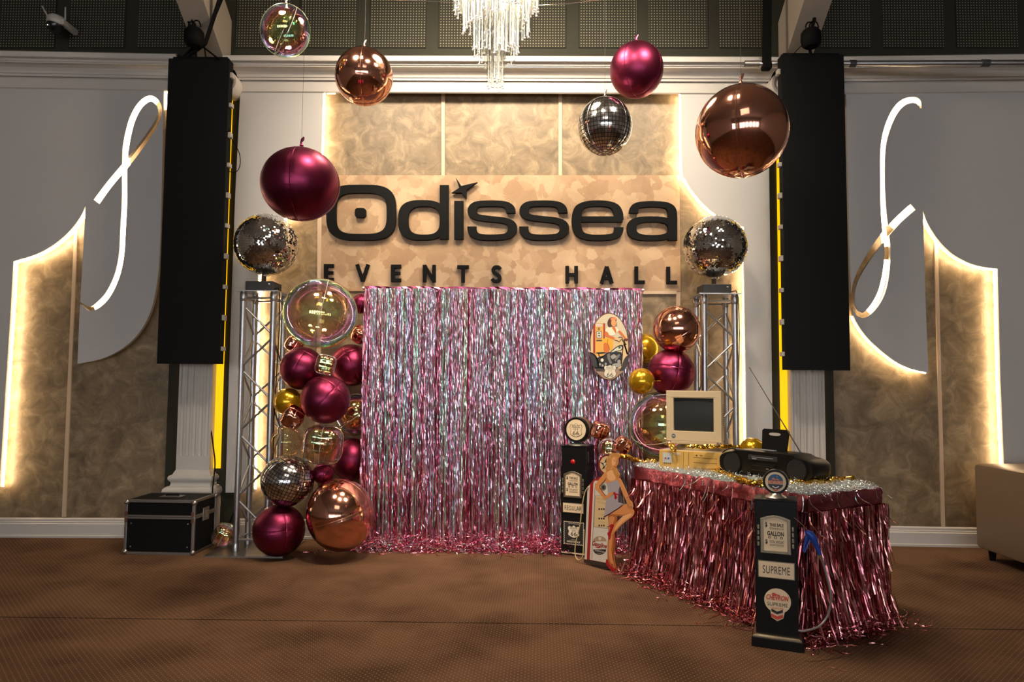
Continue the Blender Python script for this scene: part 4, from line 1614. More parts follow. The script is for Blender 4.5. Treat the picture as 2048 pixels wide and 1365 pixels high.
def tangle(n, gen, mb, rr, L=(.04, .16), w=(.004, .007), curl=.5, flat=.35):
    for i in range(n):
        p = Vector(gen())
        a = rr.uniform(0, 6.28)
        el = rr.gauss(0, flat)
        d = Vector((math.cos(a) * math.cos(el), math.sin(a) * math.cos(el), math.sin(el)))
        ln = rr.uniform(*L)
        k = 7
        ww = rr.uniform(*w) / 2
        vs = []
        tw = rr.uniform(0, 3.1)
        zmin = .004
        for j in range(k + 1):
            q = Vector((p.x, p.y, max(zmin, p.z)))
            s = d.cross(Vector((0, 0, 1)))
            if s.length < .05:
                s = Vector((1, 0, 0))
            s.normalize()
            u = s.cross(d)
            h = (s * math.cos(tw) + u * math.sin(tw)) * ww
            h.z = max(h.z, -zmin + .001) if q.z <= zmin + .002 else h.z
            vs += [q - h, q + h]
            p = p + d * (ln / k)
            d = (d + Vector((rr.gauss(0, curl), rr.gauss(0, curl), rr.gauss(0, curl * .5)))).normalized()
            tw += rr.gauss(0, .8)
        mb.add(vs, [(2 * j, 2 * j + 1, 2 * j + 3, 2 * j + 2) for j in range(k)])


pk, ir = MB(), MB()


def g_heap():
    x = rr.uniform(-cw / 2 - .03, cw / 2 + .05)
    h = abs(rr.gauss(0, .05)) + .005
    return (x, rr.uniform(-.10, .06) * (1 - min(h, .15) * 3), h)


tangle(2300, g_heap, pk, rr, curl=.45, flat=.6)
tangle(800, g_heap, ir, rr, curl=.45, flat=.6)


def g_stray():
    return (rr.uniform(-cw / 2 - .35, cw / 2), rr.uniform(-.16, -.05), .006)


tangle(130, g_stray, pk, rr, (.06, .22), (.003, .005), .3, .04)
tag(pk.build('fringe_ends', M_pinkstr, cu), 'pink foil ends heaped on the carpet', kind='stuff')
tag(ir.build('fringe_ends', M_iristr, cu), 'iridescent foil ends heaped on the carpet', kind='stuff')

# ================================================================== PAINTED OVAL PLAQUE
PS = 5.52 / FP / 8.81 * 1.0
cp = W(1170 + 425 / 8.81, 615 + 690 / 8.81, 5.57)
pl = thing('oval_plaque', 'oval painted plaque of a woman on a motorcycle, hung on the foil curtain', 'plaque', cp)


def pcol(name, r, g, b, rough=.45):
    return P(name, srgb(r, g, b), rough)


def flat(parent, name, pts, layer, mat, cx=425, cy=690, s=PS, smooth=0, th=.0006, off=0.0):
    if smooth:
        pts = cat(pts, smooth)
    poly = [((x - cx) * s, (cy - y) * s) for x, y in pts]
    return MB().prism(poly, -.0002 * layer - off, -.0002 * layer + th - off).build(name, mat, parent)


def line(parent, name, pts, wd, layer, mat, cx=425, cy=690, s=PS, smooth=3, closed=False, off=0.0):
    if smooth:
        pts = cat(pts, smooth, closed)
    cs = pen(pts, wd / 2, wd / 2, closed)
    cs = [[((x - cx) * s, (cy - y) * s) for x, y in c] for c in cs]
    vs, fs = curve_mesh(cs, .0003)
    return MB().add([(v[0], -.0002 * layer - off, v[1]) for v in vs], fs).build(name, mat, parent)


Mv = MB().prism([((x) * PS, (y) * PS) for x, y in ell(0, 0, 352, 598, 56)], .0, .012)
Mv.build('plate', pcol('plaque_rim', 92, 58, 40), pl)
flat(pl, 'picture', ell(425, 690, 338, 584, 56), 1, pcol('pq_sky', 205, 178, 132))
flat(pl, 'sky', [(160, 330), (250, 200), (340, 130), (425, 112), (520, 130), (620, 210), (690, 330), (735, 480), (560, 520), (330, 520), (120, 480)], 2, pcol('pq_sky2', 196, 186, 160), smooth=3)
flat(pl, 'ground', [(165, 1060), (690, 1090), (600, 1190), (520, 1245), (425, 1268), (330, 1245), (250, 1190)], 2, pcol('pq_ground', 150, 125, 105), smooth=2)
pm = pcol('pq_pump', 214, 160, 70)
flat(pl, 'painted_pump', [(178, 285), (325, 275), (325, 890), (178, 850)], 3, pm)
rd = pcol('pq_red', 150, 38, 28)
flat(pl, 'pump_side', [(140, 330), (178, 285), (178, 830), (142, 800)], 4, rd)
flat(pl, 'pump_side', [(322, 275), (356, 280), (350, 540), (322, 560)], 4, rd)
flat(pl, 'pump_header', rect(185, 285, 305, 345), 4, pcol('pq_white', 222, 212, 190))
line(pl, 'outline', rect(188, 288, 302, 342), 5, 5, M_ink, smooth=0, closed=True)
text('AL GUYS', (245 - 425) * PS, (690 - 315) * PS, -.0013, 95 * PS, 30 * PS, rd, pl)
flat(pl, 'pump_dial', ell(243, 380, 22, 22, 20), 5, M_ink)
flat(pl, 'pump_dial', ell(243, 380, 8, 8, 12), 6, pcol('pq_white', 222, 212, 190))
flat(pl, 'pump_display', ell(247, 483, 50, 67, 24, 6), 5, pcol('pq_dark', 60, 55, 50))
flat(pl, 'pump_display', ell(247, 483, 42, 58, 24, 6), 6, pcol('pq_glass', 190, 190, 180))
for z in (455, 500):
    flat(pl, 'digits', rect(228, z - 10, 266, z + 10), 7, pcol('pq_dark', 60, 55, 50))
flat(pl, 'pump_text_bar', rect(195, 574, 300, 600), 5, pcol('pq_dark', 60, 55, 50))
line(pl, 'pump_hose', [(132, 425), (108, 440), (92, 520), (90, 640), (94, 770)], 9, 4, M_ink)
blk = pcol('pq_black', 28, 26, 26)
tyre = pcol('pq_tyre', 48, 44, 44)
gry = pcol('pq_grey', 150, 150, 145)
wht = pcol('pq_white', 222, 212, 190)
skin = pcol('pq_skin', 222, 150, 92)
skin2 = pcol('pq_skin_shade', 196, 104, 40)
# rear wheel and mudguard
flat(pl, 'rear_wheel', [(84, 800), (130, 815), (180, 860), (215, 930), (228, 1010), (225, 1090), (165, 1070), (125, 1010), (100, 930)], 4, tyre, smooth=3)
line(pl, 'mudguard', [(90, 805), (140, 820), (190, 870), (225, 950), (235, 1050)], 16, 5, blk)
line(pl, 'mudguard', [(95, 825), (140, 842), (180, 885), (210, 955), (220, 1045)], 6, 6, gry)
# front wheel
flat(pl, 'front_wheel', [(750, 850), (700, 900), (665, 980), (640, 1060), (600, 1120), (690, 1110), (735, 1000), (758, 900)], 4, tyre, smooth=3)
line(pl, 'fork', [(690, 640), (725, 740), (750, 830)], 26, 6, blk, smooth=0)
line(pl, 'fork', [(672, 660), (668, 760), (655, 900), (640, 1040)], 12, 6, blk, smooth=0)
# engine block
flat(pl, 'engine', [(190, 910), (330, 850), (420, 790), (640, 790), (650, 900), (640, 1010), (560, 1080), (330, 1085), (230, 1070)], 5, blk, smooth=2)
flat(pl, 'cylinder', [(448, 860), (510, 825), (555, 860), (545, 890), (490, 920), (458, 900)], 6, gry)
flat(pl, 'cylinder', [(390, 830), (440, 810), (440, 900), (480, 990), (440, 1000), (395, 900)], 6, pcol('pq_grey2', 110, 108, 104))
flat(pl, 'cylinder', [(560, 850), (610, 820), (620, 850), (540, 960), (520, 940)], 6, pcol('pq_grey2', 110, 108, 104))
flat(pl, 'engine_cover', ell(301, 935, 28, 30, 18), 6, wht)
flat(pl, 'engine_cover', ell(600, 960, 30, 34, 18), 6, gry)
flat(pl, 'engine_cover', [(480, 1010), (560, 985), (640, 1000), (600, 1060), (500, 1050)], 6, gry, smooth=2)
for x, y in ((262, 1010), (310, 1030), (365, 1000)):
    flat(pl, 'engine_cover', ell(x, y, 18, 22, 14), 6, gry)
for i, y in enumerate((1068, 1122)):
    line(pl, 'exhaust_pipe', [(165 + i * 28, y), (420, y + 8)], 14, 7, wht, smooth=0)
flat(pl, 'exhaust_shadow', [(170, 1078), (360, 1086), (350, 1112), (190, 1106)], 6, blk)
# tank and seat
flat(pl, 'tank', [(430, 805), (520, 720), (600, 670), (660, 665), (668, 720), (640, 760), (560, 780), (470, 800)], 7, blk, smooth=3)
flat(pl, 'tank', [(460, 795), (540, 725), (600, 690), (645, 690), (650, 725), (620, 755), (540, 772)], 8, pcol('pq_tank', 196, 200, 180), smooth=3)
flat(pl, 'tank_badge', ell(608, 705, 20, 26, 16), 9, pcol('pq_tankd', 60, 75, 62))
flat(pl, 'seat', [(190, 802), (260, 795), (350, 790), (400, 800), (350, 815), (240, 825)], 8, blk, smooth=3)
line(pl, 'seat_spring', [(240, 815), (245, 860), (285, 900), (360, 830)], 14, 7, blk, smooth=0)
# woman
flat(pl, 'trousers', [(345, 540), (480, 560), (490, 700), (450, 760), (425, 700), (420, 790), (360, 795), (330, 740), (325, 620)], 10, pcol('pq_trousers', 220, 160, 40), smooth=3)
flat(pl, 'leg', [(330, 640), (385, 630), (415, 700), (418, 790), (355, 800), (328, 760)], 11, skin2, smooth=3)
line(pl, 'trouser_fold', [(410, 560), (395, 620), (420, 700), (430, 750)], 6, 12, pcol('pq_fold', 120, 72, 20))
flat(pl, 'shirt', [(395, 350), (460, 340), (540, 345), (580, 380), (610, 415), (560, 430), (530, 480), (470, 495), (430, 480), (400, 440), (358, 420)], 11, pcol('pq_shirt', 226, 214, 190), smooth=3)
flat(pl, 'neckline', [(470, 345), (525, 345), (548, 400), (540, 460), (505, 400)], 12, skin2, smooth=2)
flat(pl, 'arm', [(352, 425), (400, 440), (420, 490), (480, 510), (530, 540), (520, 570), (440, 545), (365, 510), (345, 480)], 12, skin2, smooth=3)
flat(pl, 'arm', [(585, 420), (612, 405), (660, 450), (710, 520), (735, 560), (715, 575), (670, 520), (620, 470)], 12, skin2, smooth=3)
flat(pl, 'hair', [(420, 200), (460, 170), (520, 168), (560, 195), (550, 240), (560, 300), (545, 330), (500, 330), (430, 350), (400, 320), (395, 260)], 13, pcol('pq_hair', 70, 34, 26), smooth=3)
flat(pl, 'hair', [(450, 190), (490, 168), (540, 172), (558, 200), (520, 225), (480, 230), (455, 215)], 14, pcol('pq_hair_top', 205, 130, 85), smooth=3)
flat(pl, 'face', [(470, 230), (520, 215), (545, 245), (550, 290), (535, 325), (500, 335), (470, 310), (460, 270)], 15, skin, smooth=3)
flat(pl, 'eye', ell(522, 262, 7, 4, 8), 16, blk)
flat(pl, 'mouth', ell(528, 303, 8, 4, 8), 16, rd)
flat(pl, 'hand', ell(728, 568, 30, 24, 16), 14, pcol('pq_glove', 110, 40, 34))
flat(pl, 'hand', ell(525, 560, 20, 14, 14), 14, skin)
line(pl, 'handlebar', [(590, 530), (640, 520), (665, 560), (680, 610), (690, 660)], 11, 13, blk)
line(pl, 'handlebar', [(530, 580), (580, 590), (605, 610), (640, 560), (665, 600)], 9, 13, blk)
line(pl, 'mirror', [(690, 560), (700, 620), (730, 660)], 16, 12, blk)
# road shield at the bottom
shield = [(352, 1032), (395, 1042), (440, 1022), (485, 1042), (528, 1032), (545, 1075), (530, 1120), (545, 1180), (520, 1225), (440, 1252), (360, 1225), (335, 1180), (350, 1120), (336, 1075)]
flat(pl, 'shield', [(x + (x - 440) * .05, y + (y - 1135) * .04) for x, y in shield], 17, M_ink, smooth=3)
flat(pl, 'shield', shield, 18, pcol('pq_shield', 214, 206, 186), smooth=3)
line(pl, 'shield_rule', [(345, 1096), (535, 1096)], 4, 19, M_ink, smooth=0)
text('ROUTE', (438 - 425) * PS, (690 - 1068) * PS, -.0041, 122 * PS, 38 * PS, M_ink, pl)
text('US', (438 - 425) * PS, (690 - 1124) * PS, -.0041, 66 * PS, 24 * PS, M_ink, pl, spacing=1.5)
text('66', (440 - 425) * PS, (690 - 1193) * PS, -.0041, 112 * PS, 78 * PS, M_ink, pl)
MB().tube([(.0, .004, 598 * PS), (.004, .0, 620 * PS), (.006, .004, 655 * PS)], .0018, 6).build('hanger', M_goldfoil, pl, True)

# ================================================================== TABLE WITH FOIL SKIRT
rz = math.atan2(-.872, .489)
TLn, TWd, TH = 1.43, .60, .75
tc_ = Vector((.83, 5.015, 0)) + Vector((.489, -.872, 0)) * TLn / 2 + Vector((.872, .489, 0)) * TWd / 2
tb = thing('table', 'trestle table wrapped in a pink foil fringe skirt', 'table', tc_, rz)
MT = Matrix.Translation(tc_) @ Matrix.Rotation(rz, 4, 'Z')
MTi = MT.inverted()
MB().box((0, 0, TH - .02), (TLn, TWd, .04), bev=.004).build('table_top', P('table_top', (.5, .5, .48), .5), tb)
for a in (-1, 1):
    for b in (-1, 1):
        MB().tube([(a * .62, b * .24, 0), (a * .62, b * .24, TH - .04)], .014, 10).build('leg', M_steel, tb, True)
MB().sqlathe([(-.025, .04), (-.02, TH - .045)], TLn / 2, TWd / 2).build('dark_liner', P('plum_liner', (.05, .012, .02), .8), tb)  # added dark box, its colour stands for the darkness behind the strands
rr = random.Random(21)


def side_pt(side, f, out=0.0):
    hx, hy = TLn / 2 + out, TWd / 2 + out
    if side == 0:
        return (-hx + 2 * hx * f, -hy)
    if side == 1:
        return (hx, -hy + 2 * hy * f)
    if side == 2:
        return (-hx, -hy + 2 * hy * f)
    return (-hx + 2 * hx * f, hy)


hb = MB()
for side in range(4):
    n = 56 if side in (0, 3) else 24
    vs = []
    zs = [TH + .004, TH - .018, TH - .045, TH - .075, TH - .10]
    for i in range(n + 1):
        for k, z in enumerate(zs):
            x, y = side_pt(side, i / n, .006 + abs(rr.gauss(0, .0045)) * (k > 0))
            vs.append((x, y, z + rr.gauss(0, .003)))
    m_ = len(zs)
    hb.add(vs, [(m_ * i + k, m_ * i + m_ + k, m_ * i + m_ + 1 + k, m_ * i + 1 + k) for i in range(n) for k in range(m_ - 1)])
hb.build('skirt_band', M_header, tb, True)


def skirt_strand(side, f, z0, z1, mb, out, w):
    n = max(6, int((z0 - z1) / .032))
    x, y = side_pt(side, f, out)
    nx, ny = ((0, -1), (1, 0), (-1, 0), (0, 1))[side]
    tx, ty = ((1, 0), (0, 1), (0, 1), (1, 0))[side]
    tw = rr.gauss(0, .4)
    vs = []
    dr = rr.gauss(0, .010)
    flare = abs(rr.gauss(.0, .04))
    sx = so_ = 0.0
    for i in range(n + 1):
        g = i / n
        tw = tw * .9 + rr.gauss(0, .26)
        sx += rr.gauss(0, .0005)
        so_ += rr.gauss(0, .0014)
        o = flare * g ** 3 + so_
        px, py = x + tx * (dr * g + sx) + nx * max(-.004, o), y + ty * (dr * g + sx) + ny * max(-.004, o)
        z = z0 + (z1 - z0) * g
        hx, hy = math.cos(tw), math.sin(tw)
        h = Vector((tx * hx + nx * hy, ty * hx + ny * hy, 0)) * w / 2
        c = Vector((px, py, z))
        vs += [c - h, c + h]
    mb.add(vs, [(2 * i, 2 * i + 1, 2 * i + 3, 2 * i + 2) for i in range(n)])


sk = MB()
for side, cnt in ((0, 850), (1, 380), (2, 220), (3, 300)):
    for i in range(cnt):
        f = rr.random()
        skirt_strand(side, f, TH - .085, rr.uniform(.005, .09), sk, rr.uniform(.008, .028), rr.uniform(.005, .010))
    for i in range(cnt // 3):
        f = rr.random()
        skirt_strand(side, f, TH - .085, rr.choice((.55, .50, .33, .28, .2)) + rr.gauss(0, .015), sk, rr.uniform(.026, .036), rr.uniform(.006, .010))
tag(sk.build('fringe', M_rosestr, tb), 'dark rose foil fringe', kind='stuff')
hp, sv = MB(), MB()


def g_sk():
    s = rr.choice((0, 0, 0, 1))
    f = rr.random()
    h = abs(rr.gauss(0, .05)) + .004
    x, y = side_pt(s, f, .01 + abs(rr.gauss(0, .06)) * (1 - min(.8, h * 5)))
    return (x, y, h)


tangle(2600, g_sk, hp, rr, (.03, .13), (.004, .007), .45, .6)


def g_sk2():
    s = rr.choice((0, 0, 1))
    x, y = side_pt(s, rr.random(), .02 + abs(rr.gauss(.05, .06)))
    return (x, y, .006)


tangle(150, g_sk2, hp, rr, (.08, .25), (.003, .005), .35, .05)
tag(hp.build('fringe_ends', M_rosestr, tb), 'curled foil ends on the carpet', kind='stuff')

# silver tinsel laid over the table top
ts = MB()


def g_top():
    if rr.random() < .72:
        return (rr.uniform(-TLn / 2, TLn / 2), -TWd / 2 + rr.random() ** 1.3 * .30 - .005, TH + .006 + abs(rr.gauss(0, .010)))
    return (TLn / 2 - rr.random() ** 1.4 * .45, rr.uniform(-TWd / 2, TWd / 2), TH + .006 + abs(rr.gauss(0, .010)))


tangle(9500, g_top, ts, rr, (.018, .06), (.0015, .0034), .7, .12)
o = ts.build('silver_tinsel', strand_mat('silver_shred', [(.80, .98, .92), (.92, .92, 1), (.95, .95, .95), (.8, .95, 1), (.98, .85, .82), (.6, .95, .85)], .22, .9))
o.matrix_world = MT
tag(o, 'silver iridescent tinsel spread over the table top', 'tinsel', kind='stuff')
# a few silver strands hang over the band
sv = MB()
for i in range(34):
    f = rr.random()
    s = rr.choice((0, 0, 1))
    skirt_strand(s, f, TH + .0, TH - rr.uniform(.02, .14), sv, .034, .0035)
tag(sv.build('hanging_tinsel', M_iristr, tb), 'iridescent strands hanging over the band', kind='stuff')

# ================================================================== COMPUTER
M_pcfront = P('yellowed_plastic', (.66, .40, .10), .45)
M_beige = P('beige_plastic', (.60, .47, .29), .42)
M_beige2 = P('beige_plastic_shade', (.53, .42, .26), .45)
pcz = TH + .012
A = G(1320, 937, pcz)
PR = R(-30)
ux = Vector((math.cos(PR), math.sin(PR), 0))
uy = Vector((-math.sin(PR), math.cos(PR), 0))
pw, pd, ph = .42, .33, .125
pc = thing('desktop_computer', 'yellowed desktop computer case lying flat under the beige monitor', 'computer', A + ux * pw / 2 + uy * pd / 2, PR)
MB().box((0, .005, ph / 2), (pw, pd - .01, ph), bev=.004).build('case', P('case_cream', (.58, .48, .33), .45), pc)
MB().box((0, -pd / 2 - .002, ph / 2), (pw + .004, .016, ph + .002), bev=.003).build('front_panel', M_pcfront, pc)
yf = -pd / 2 - .0105
lb = MB().box((-.155, yf, .075), (.062, .002, .066), bev=.0006).build('label_plate', P('plate_grey', (.55, .56, .54), .4), pc)
for dx, cc in ((-.012, (.45, .04, .03)), (.008, (.03, .12, .45))):
    MB().box((-.155 + dx, yf - .0015, .072), (.010, .002, .010)).build('badge', P('badge_%d' % int(dx > 0), cc, .4), lb)
for k in range(4):
    MB().box((-.176 + k * .014, yf - .002, .038), (.006, .002, .005)).build('switch', M_black, lb)
MB().box((-.085, yf, .105), (.042, .002, .016), bev=.0005).build('badge_strip', P('plate_pale', (.70, .60, .42), .4), pc)
for x in (-.045, -.008):
    MB().box((x, yf + .001, ph / 2), (.0025, .003, ph * .9)).build('groove', P('groove_dark', (.16, .10, .03), .6), pc)
for i, (z, hh) in enumerate(((.102, .028), (.070, .028), (.035, .032))):
    d_ = MB().box((.10, yf + .001, z), (.155, .006, hh), bev=.0015).build('drive_bay', M_pcfront, pc)
    MB().box((.10, yf - .003, z - hh * .52), (.155, .001, .0018)).build('slot', MATS['groove_dark'], d_)
    if i == 0:
        MB().box((.045, yf - .003, z), (.008, .003, .008)).box((.075, yf - .003, z), (.018, .003, .003)).build('button', M_black, d_)
mo = thing('monitor', 'beige CRT monitor with a dark blank screen', 'monitor', (0, 0, 0), R(-28))
mc = W(1390, 890, 4.80)
mo.location = (mc.x, 4.80 + .0, pcz + ph)
mw, mh = .365, .335
zb = .065
# bezel ring
b1 = [(-mw / 2, zb), (mw / 2, zb), (mw / 2, zb + mh), (-mw / 2, zb + mh)]
sx0, sx1, sz0, sz1 = -.138, .138, zb + .062, zb + mh - .044
cv, cf = curve_mesh([[(x, z) for x, z in b1], [(sx0, sz0), (sx1, sz0), (sx1, sz1), (sx0, sz1)]], .02, .003)
MB().add([(v[0], -.02 - v[2], v[1]) for v in cv], cf).build('bezel', M_beige, mo)
g = MB()
vs = []
N = 16
for j in range(N + 1):
    for i in range(N + 1):
        x, z = sx0 + (sx1 - sx0) * i / N, sz0 + (sz1 - sz0) * j / N
        e = (1 - ((2 * i / N - 1) ** 2 + (2 * j / N - 1) ** 2) / 2)
        vs.append((x, -.022 - .012 * e, z))
g.add(vs, [(j * (N + 1) + i, j * (N + 1) + i + 1, (j + 1) * (N + 1) + i + 1, (j + 1) * (N + 1) + i) for j in range(N) for i in range(N)])
g.build('screen', P('crt_glass', (.030, .034, .033), .12), mo, True)
bk = []
for y, sx_, z0_, z1_ in ((0, mw / 2 - .004, zb + .004, zb + mh - .004), (.10, mw / 2 - .008, zb + .006, zb + mh - .008), (.30, .12, zb + .03, zb + mh - .07), (.36, .10, zb + .045, zb + mh - .09)):
    bk += [(-sx_, y, z0_), (sx_, y, z0_), (sx_, y, z1_), (-sx_, y, z1_)]
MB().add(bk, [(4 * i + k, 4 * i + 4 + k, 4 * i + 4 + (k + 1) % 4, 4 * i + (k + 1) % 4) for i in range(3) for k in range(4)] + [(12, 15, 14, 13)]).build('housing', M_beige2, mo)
for k in range(12):
    MB().box((mw / 2 - .006, .06, zb + .09 + k * .014), (.006, .055, .004)).build('vent_slot', P('vent_brown', (.14, .11, .07), .7), mo)
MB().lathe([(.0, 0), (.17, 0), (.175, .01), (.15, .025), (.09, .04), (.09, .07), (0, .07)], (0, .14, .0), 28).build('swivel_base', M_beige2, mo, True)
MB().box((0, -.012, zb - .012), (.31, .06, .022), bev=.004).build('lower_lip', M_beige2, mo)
MB().lathe([(0, 0), (.0145, 0), (.0135, .003), (0, .0035)], n=24, M=Matrix.Translation((-.135, -.0425, zb + .03)) @ Matrix.Rotation(R(90), 4, 'X')).build('badge', P('badge_blue', (.16, .20, .27), .35, .5), mo, True)
MB().box((-.135, -.047, zb + .03), (.018, .001, .004), Matrix.Rotation(0, 4, 'Y')).build('badge_bar', M_creamlight, mo)
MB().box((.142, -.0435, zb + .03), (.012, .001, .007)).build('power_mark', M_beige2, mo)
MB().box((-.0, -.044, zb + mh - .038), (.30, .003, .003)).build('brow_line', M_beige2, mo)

# ================================================================== RADIO
A, B = G(1437, 947, TH + .012), G(1628, 972, TH + .012)
A, B = Vector((A.x, A.y, 0)), Vector((B.x, B.y, 0))
dr = B - A
bw = dr.length
brz = math.atan2(dr.y, dr.x)
nb = Vector((-dr.y, dr.x, 0)).normalized()
bx = thing('radio', 'black portable stereo radio with its disc lid standing open and aerial up', 'radio', (A + B) / 2 + nb * .10 + Vector((0, 0, TH + .012)), brz)
M_rad = P('radio_plastic', (.006, .006, .006), .4, spec=.25)
M_mesh = P('speaker_mesh', (.005, .005, .0055), .8, noise=(300, (.011, .011, .011), .4))
prf = ell(0, .078, bw / 2, .078, 44, 3.6)
prf = [(x, min(z, .156) + (.012 if z > .08 and abs(x) < bw * .32 else 0)) for x, z in prf]
bd = MB()
poly = prf
n = len(poly)
vs = []
for y, s in ((-.10, .93), (-.085, .985), (-.05, 1), (.06, 1), (.095, .94)):
    for x, z in poly:
        vs.append((x * (1 if s == 1 else 1 - (1 - s) * .4), y, .08 + (z - .08) * s))
fs = [(i + a * n, (i + 1) % n + a * n, (i + 1) % n + (a + 1) * n, i + (a + 1) * n) for a in range(4) for i in range(n)]
fs += [tuple(range(n))[::-1], tuple(4 * n + i for i in range(n))]
bd.add(vs, fs).build('body', M_rad, bx, True)
for s in (-1, 1):
    Ms = Matrix.Translation((s * bw * .34, -.098, .078)) @ Matrix.Rotation(R(90), 4, 'X')
    sp = MB().lathe([(.0, .0), (.062, .0), (.066, .006), (.060, .010), (.03, .006), (0, .009)], n=32, M=Ms).build('speaker', M_mesh, bx, True)
    MB().tube([(s * bw * .34 + .066 * math.cos(a), -.106, .078 + .066 * math.sin(a)) for a in [2 * math.pi * i / 32 for i in range(32)]], .003, 6, closed=True).build('speaker_ring', M_rad, sp, True)
MB().box((0, -.102, .125), (.20, .012, .03), bev=.004).build('tuner_panel', P('tuner_grey', (.03, .03, .033), .3), bx)
MB().box((.0, -.109, .128), (.15, .002, .004)).build('tuner_scale', P('scale_grey', (.25, .26, .28), .4), bx)
MB().box((0, -.102, .062), (.17, .012, .062), bev=.004).build('cassette_door', M_rad, bx)
MB().box((0, -.109, .078), (.15, .002, .003)).box((0, -.109, .05), (.15, .002, .002)).build('door_trim', MATS['tuner_grey'], bx)
MB().box((.035, -.110, .064), (.016, .002, .005)).build('maker_mark', MATS['scale_grey'], bx)
MB().box((-.055, -.109, .118), (.03, .004, .006), bev=.001).build('button', MATS['scale_grey'], bx)
MB().box((-.01, -.03, .170), (.10, .03, .006), bev=.002).build('button_row', MATS['scale_grey'], bx)
ld = MB()
ld.prism([(-.085, 0), (.085, 0), (.092, .118), (.08, .13), (-.08, .13), (-.092, .118)], -.006, .006, Matrix.Translation((.0, .02, .168)) @ Matrix.Rotation(R(-8), 4, 'X'))
lo = ld.build('disc_lid', M_rad, bx)
vs, fs = curve_mesh([ell(0, .098, .04, .010, 20, 2.4)], .001)
MB().add([Matrix.Translation((0, .02, .168)) @ Matrix.Rotation(R(-8), 4, 'X') @ Vector((v[0], -.0075 + v[2], v[1])) for v in vs], fs).build('lid_window', P('lid_window', (.45, .42, .36), .3), lo)
ab_ = Vector((bw * .24, .06, .155))
tipw = W(1499, 736, 4.42) - bx.location
tipl = Matrix.Rotation(-brz, 3, 'Z') @ tipw
MB().tube([ab_, ab_ + (tipl - ab_) * .5, tipl], [.0042, .0032, .0022], 8).build('aerial', M_chrome, bx, True)
MB().lathe([(0, -.003), (.005, 0), (0, .006)], tipl, 8).build('aerial_tip', M_chrome, bx, True)
MB().tube(cat([(-bw / 2 + .06, .02, .15), (-bw / 2 - .0, .0, .15), (-bw / 2 - .06, -.03, .09), (-bw / 2 - .05, -.04, .03), (-bw / 2 + .03, -.06, .02)], 5, False), .0035, 6).build('cord', M_blackfab, bx, True)

# ================================================================== GOLD FOIL GARLANDS


def garland(label, pts, n, r=.015, ln=.085):
    """crumpled foil links threaded one after another along a path"""
    P3 = cat([tuple(p) for p in pts], 12, False)
    P3 = [Vector(p) for p in P3]
    cum = [0]
    for a, b in zip(P3, P3[1:]):
        cum.append(cum[-1] + (b - a).length)
    t = thing('foil_garland', label, 'garland', P3[0], group='gold foil garlands on the table')
    for k in range(n):
        s = cum[-1] * (k + .5) / n
        i = max(j for j in range(len(cum)) if cum[j] <= s)
        i = min(i, len(P3) - 2)
        c = P3[i] - P3[0]
        d = (P3[i + 1] - P3[i]).normalized()
        up = Vector((0, 0, 1))
        sd = d.cross(up).normalized()
        tilt = rr.uniform(.25, .7) if k % 2 else rr.uniform(-.2, .2)
        v = sd * math.cos(tilt) + up * math.sin(tilt)
        L = ln * rr.uniform(.85, 1.15)
        loop, rad = [], []
        for q in range(40):
            a = 2 * math.pi * q / 40
            loop.append(c + d * math.cos(a) * L * .62 + v * math.sin(a) * .019 + up * (.012 + rr.gauss(0, .002)))
            rad.append(r * rr.uniform(.65, 1.2))
        MB().tube(loop, rad, 10, closed=True).build('link', M_goldfoil, t, False)
    return t


zt_ = TH + .012
garland('gold foil garland running in front of the radio', [G(1428, 944, zt_), G(1465, 958, zt_), G(1505, 970, zt_), G(1540, 968, zt_), G(1575, 967, zt_), G(1615, 972, zt_), G(1660, 967, zt_), G(1704, 962, zt_)], 13)
garland('gold foil garland lying on the computer case under the monitor', [W(1376, 897, 4.60), W(1420, 898, 4.62), W(1450, 897, 4.68), W(1484, 897, 4.74)], 5, .009, .07)
garland('short gold foil garland at the end of the table behind the cardboard cutout', [G(1238, 915, zt_), G(1262, 920, zt_), G(1285, 928, zt_), G(1312, 926, zt_)], 5, .015, .075)
garland('crumpled gold foil piece hanging over the corner of the computer case', [W(1338, 893, 4.78), W(1346, 896, 4.74), W(1346, 908, 4.72)], 2, .008, .03)

# ================================================================== MODEL FUEL PUMPS
M_pump = P('pump_black', (.007, .007, .007), .35, spec=.2)
M_frame = P('pewter_frame', (.36, .31, .22), .35, .9)
M_pcream = P('pump_cream', (.74, .58, .38), .5)


def arch(x0, x1, z0, z1, rise, n=10):
    pts = [(x0, z0), (x1, z0)]
    for i in range(n + 1):
        t = i / n
        pts.append((x1 + (x0 - x1) * t, z1 + rise * math.sin(math.pi * t)))
    return pts


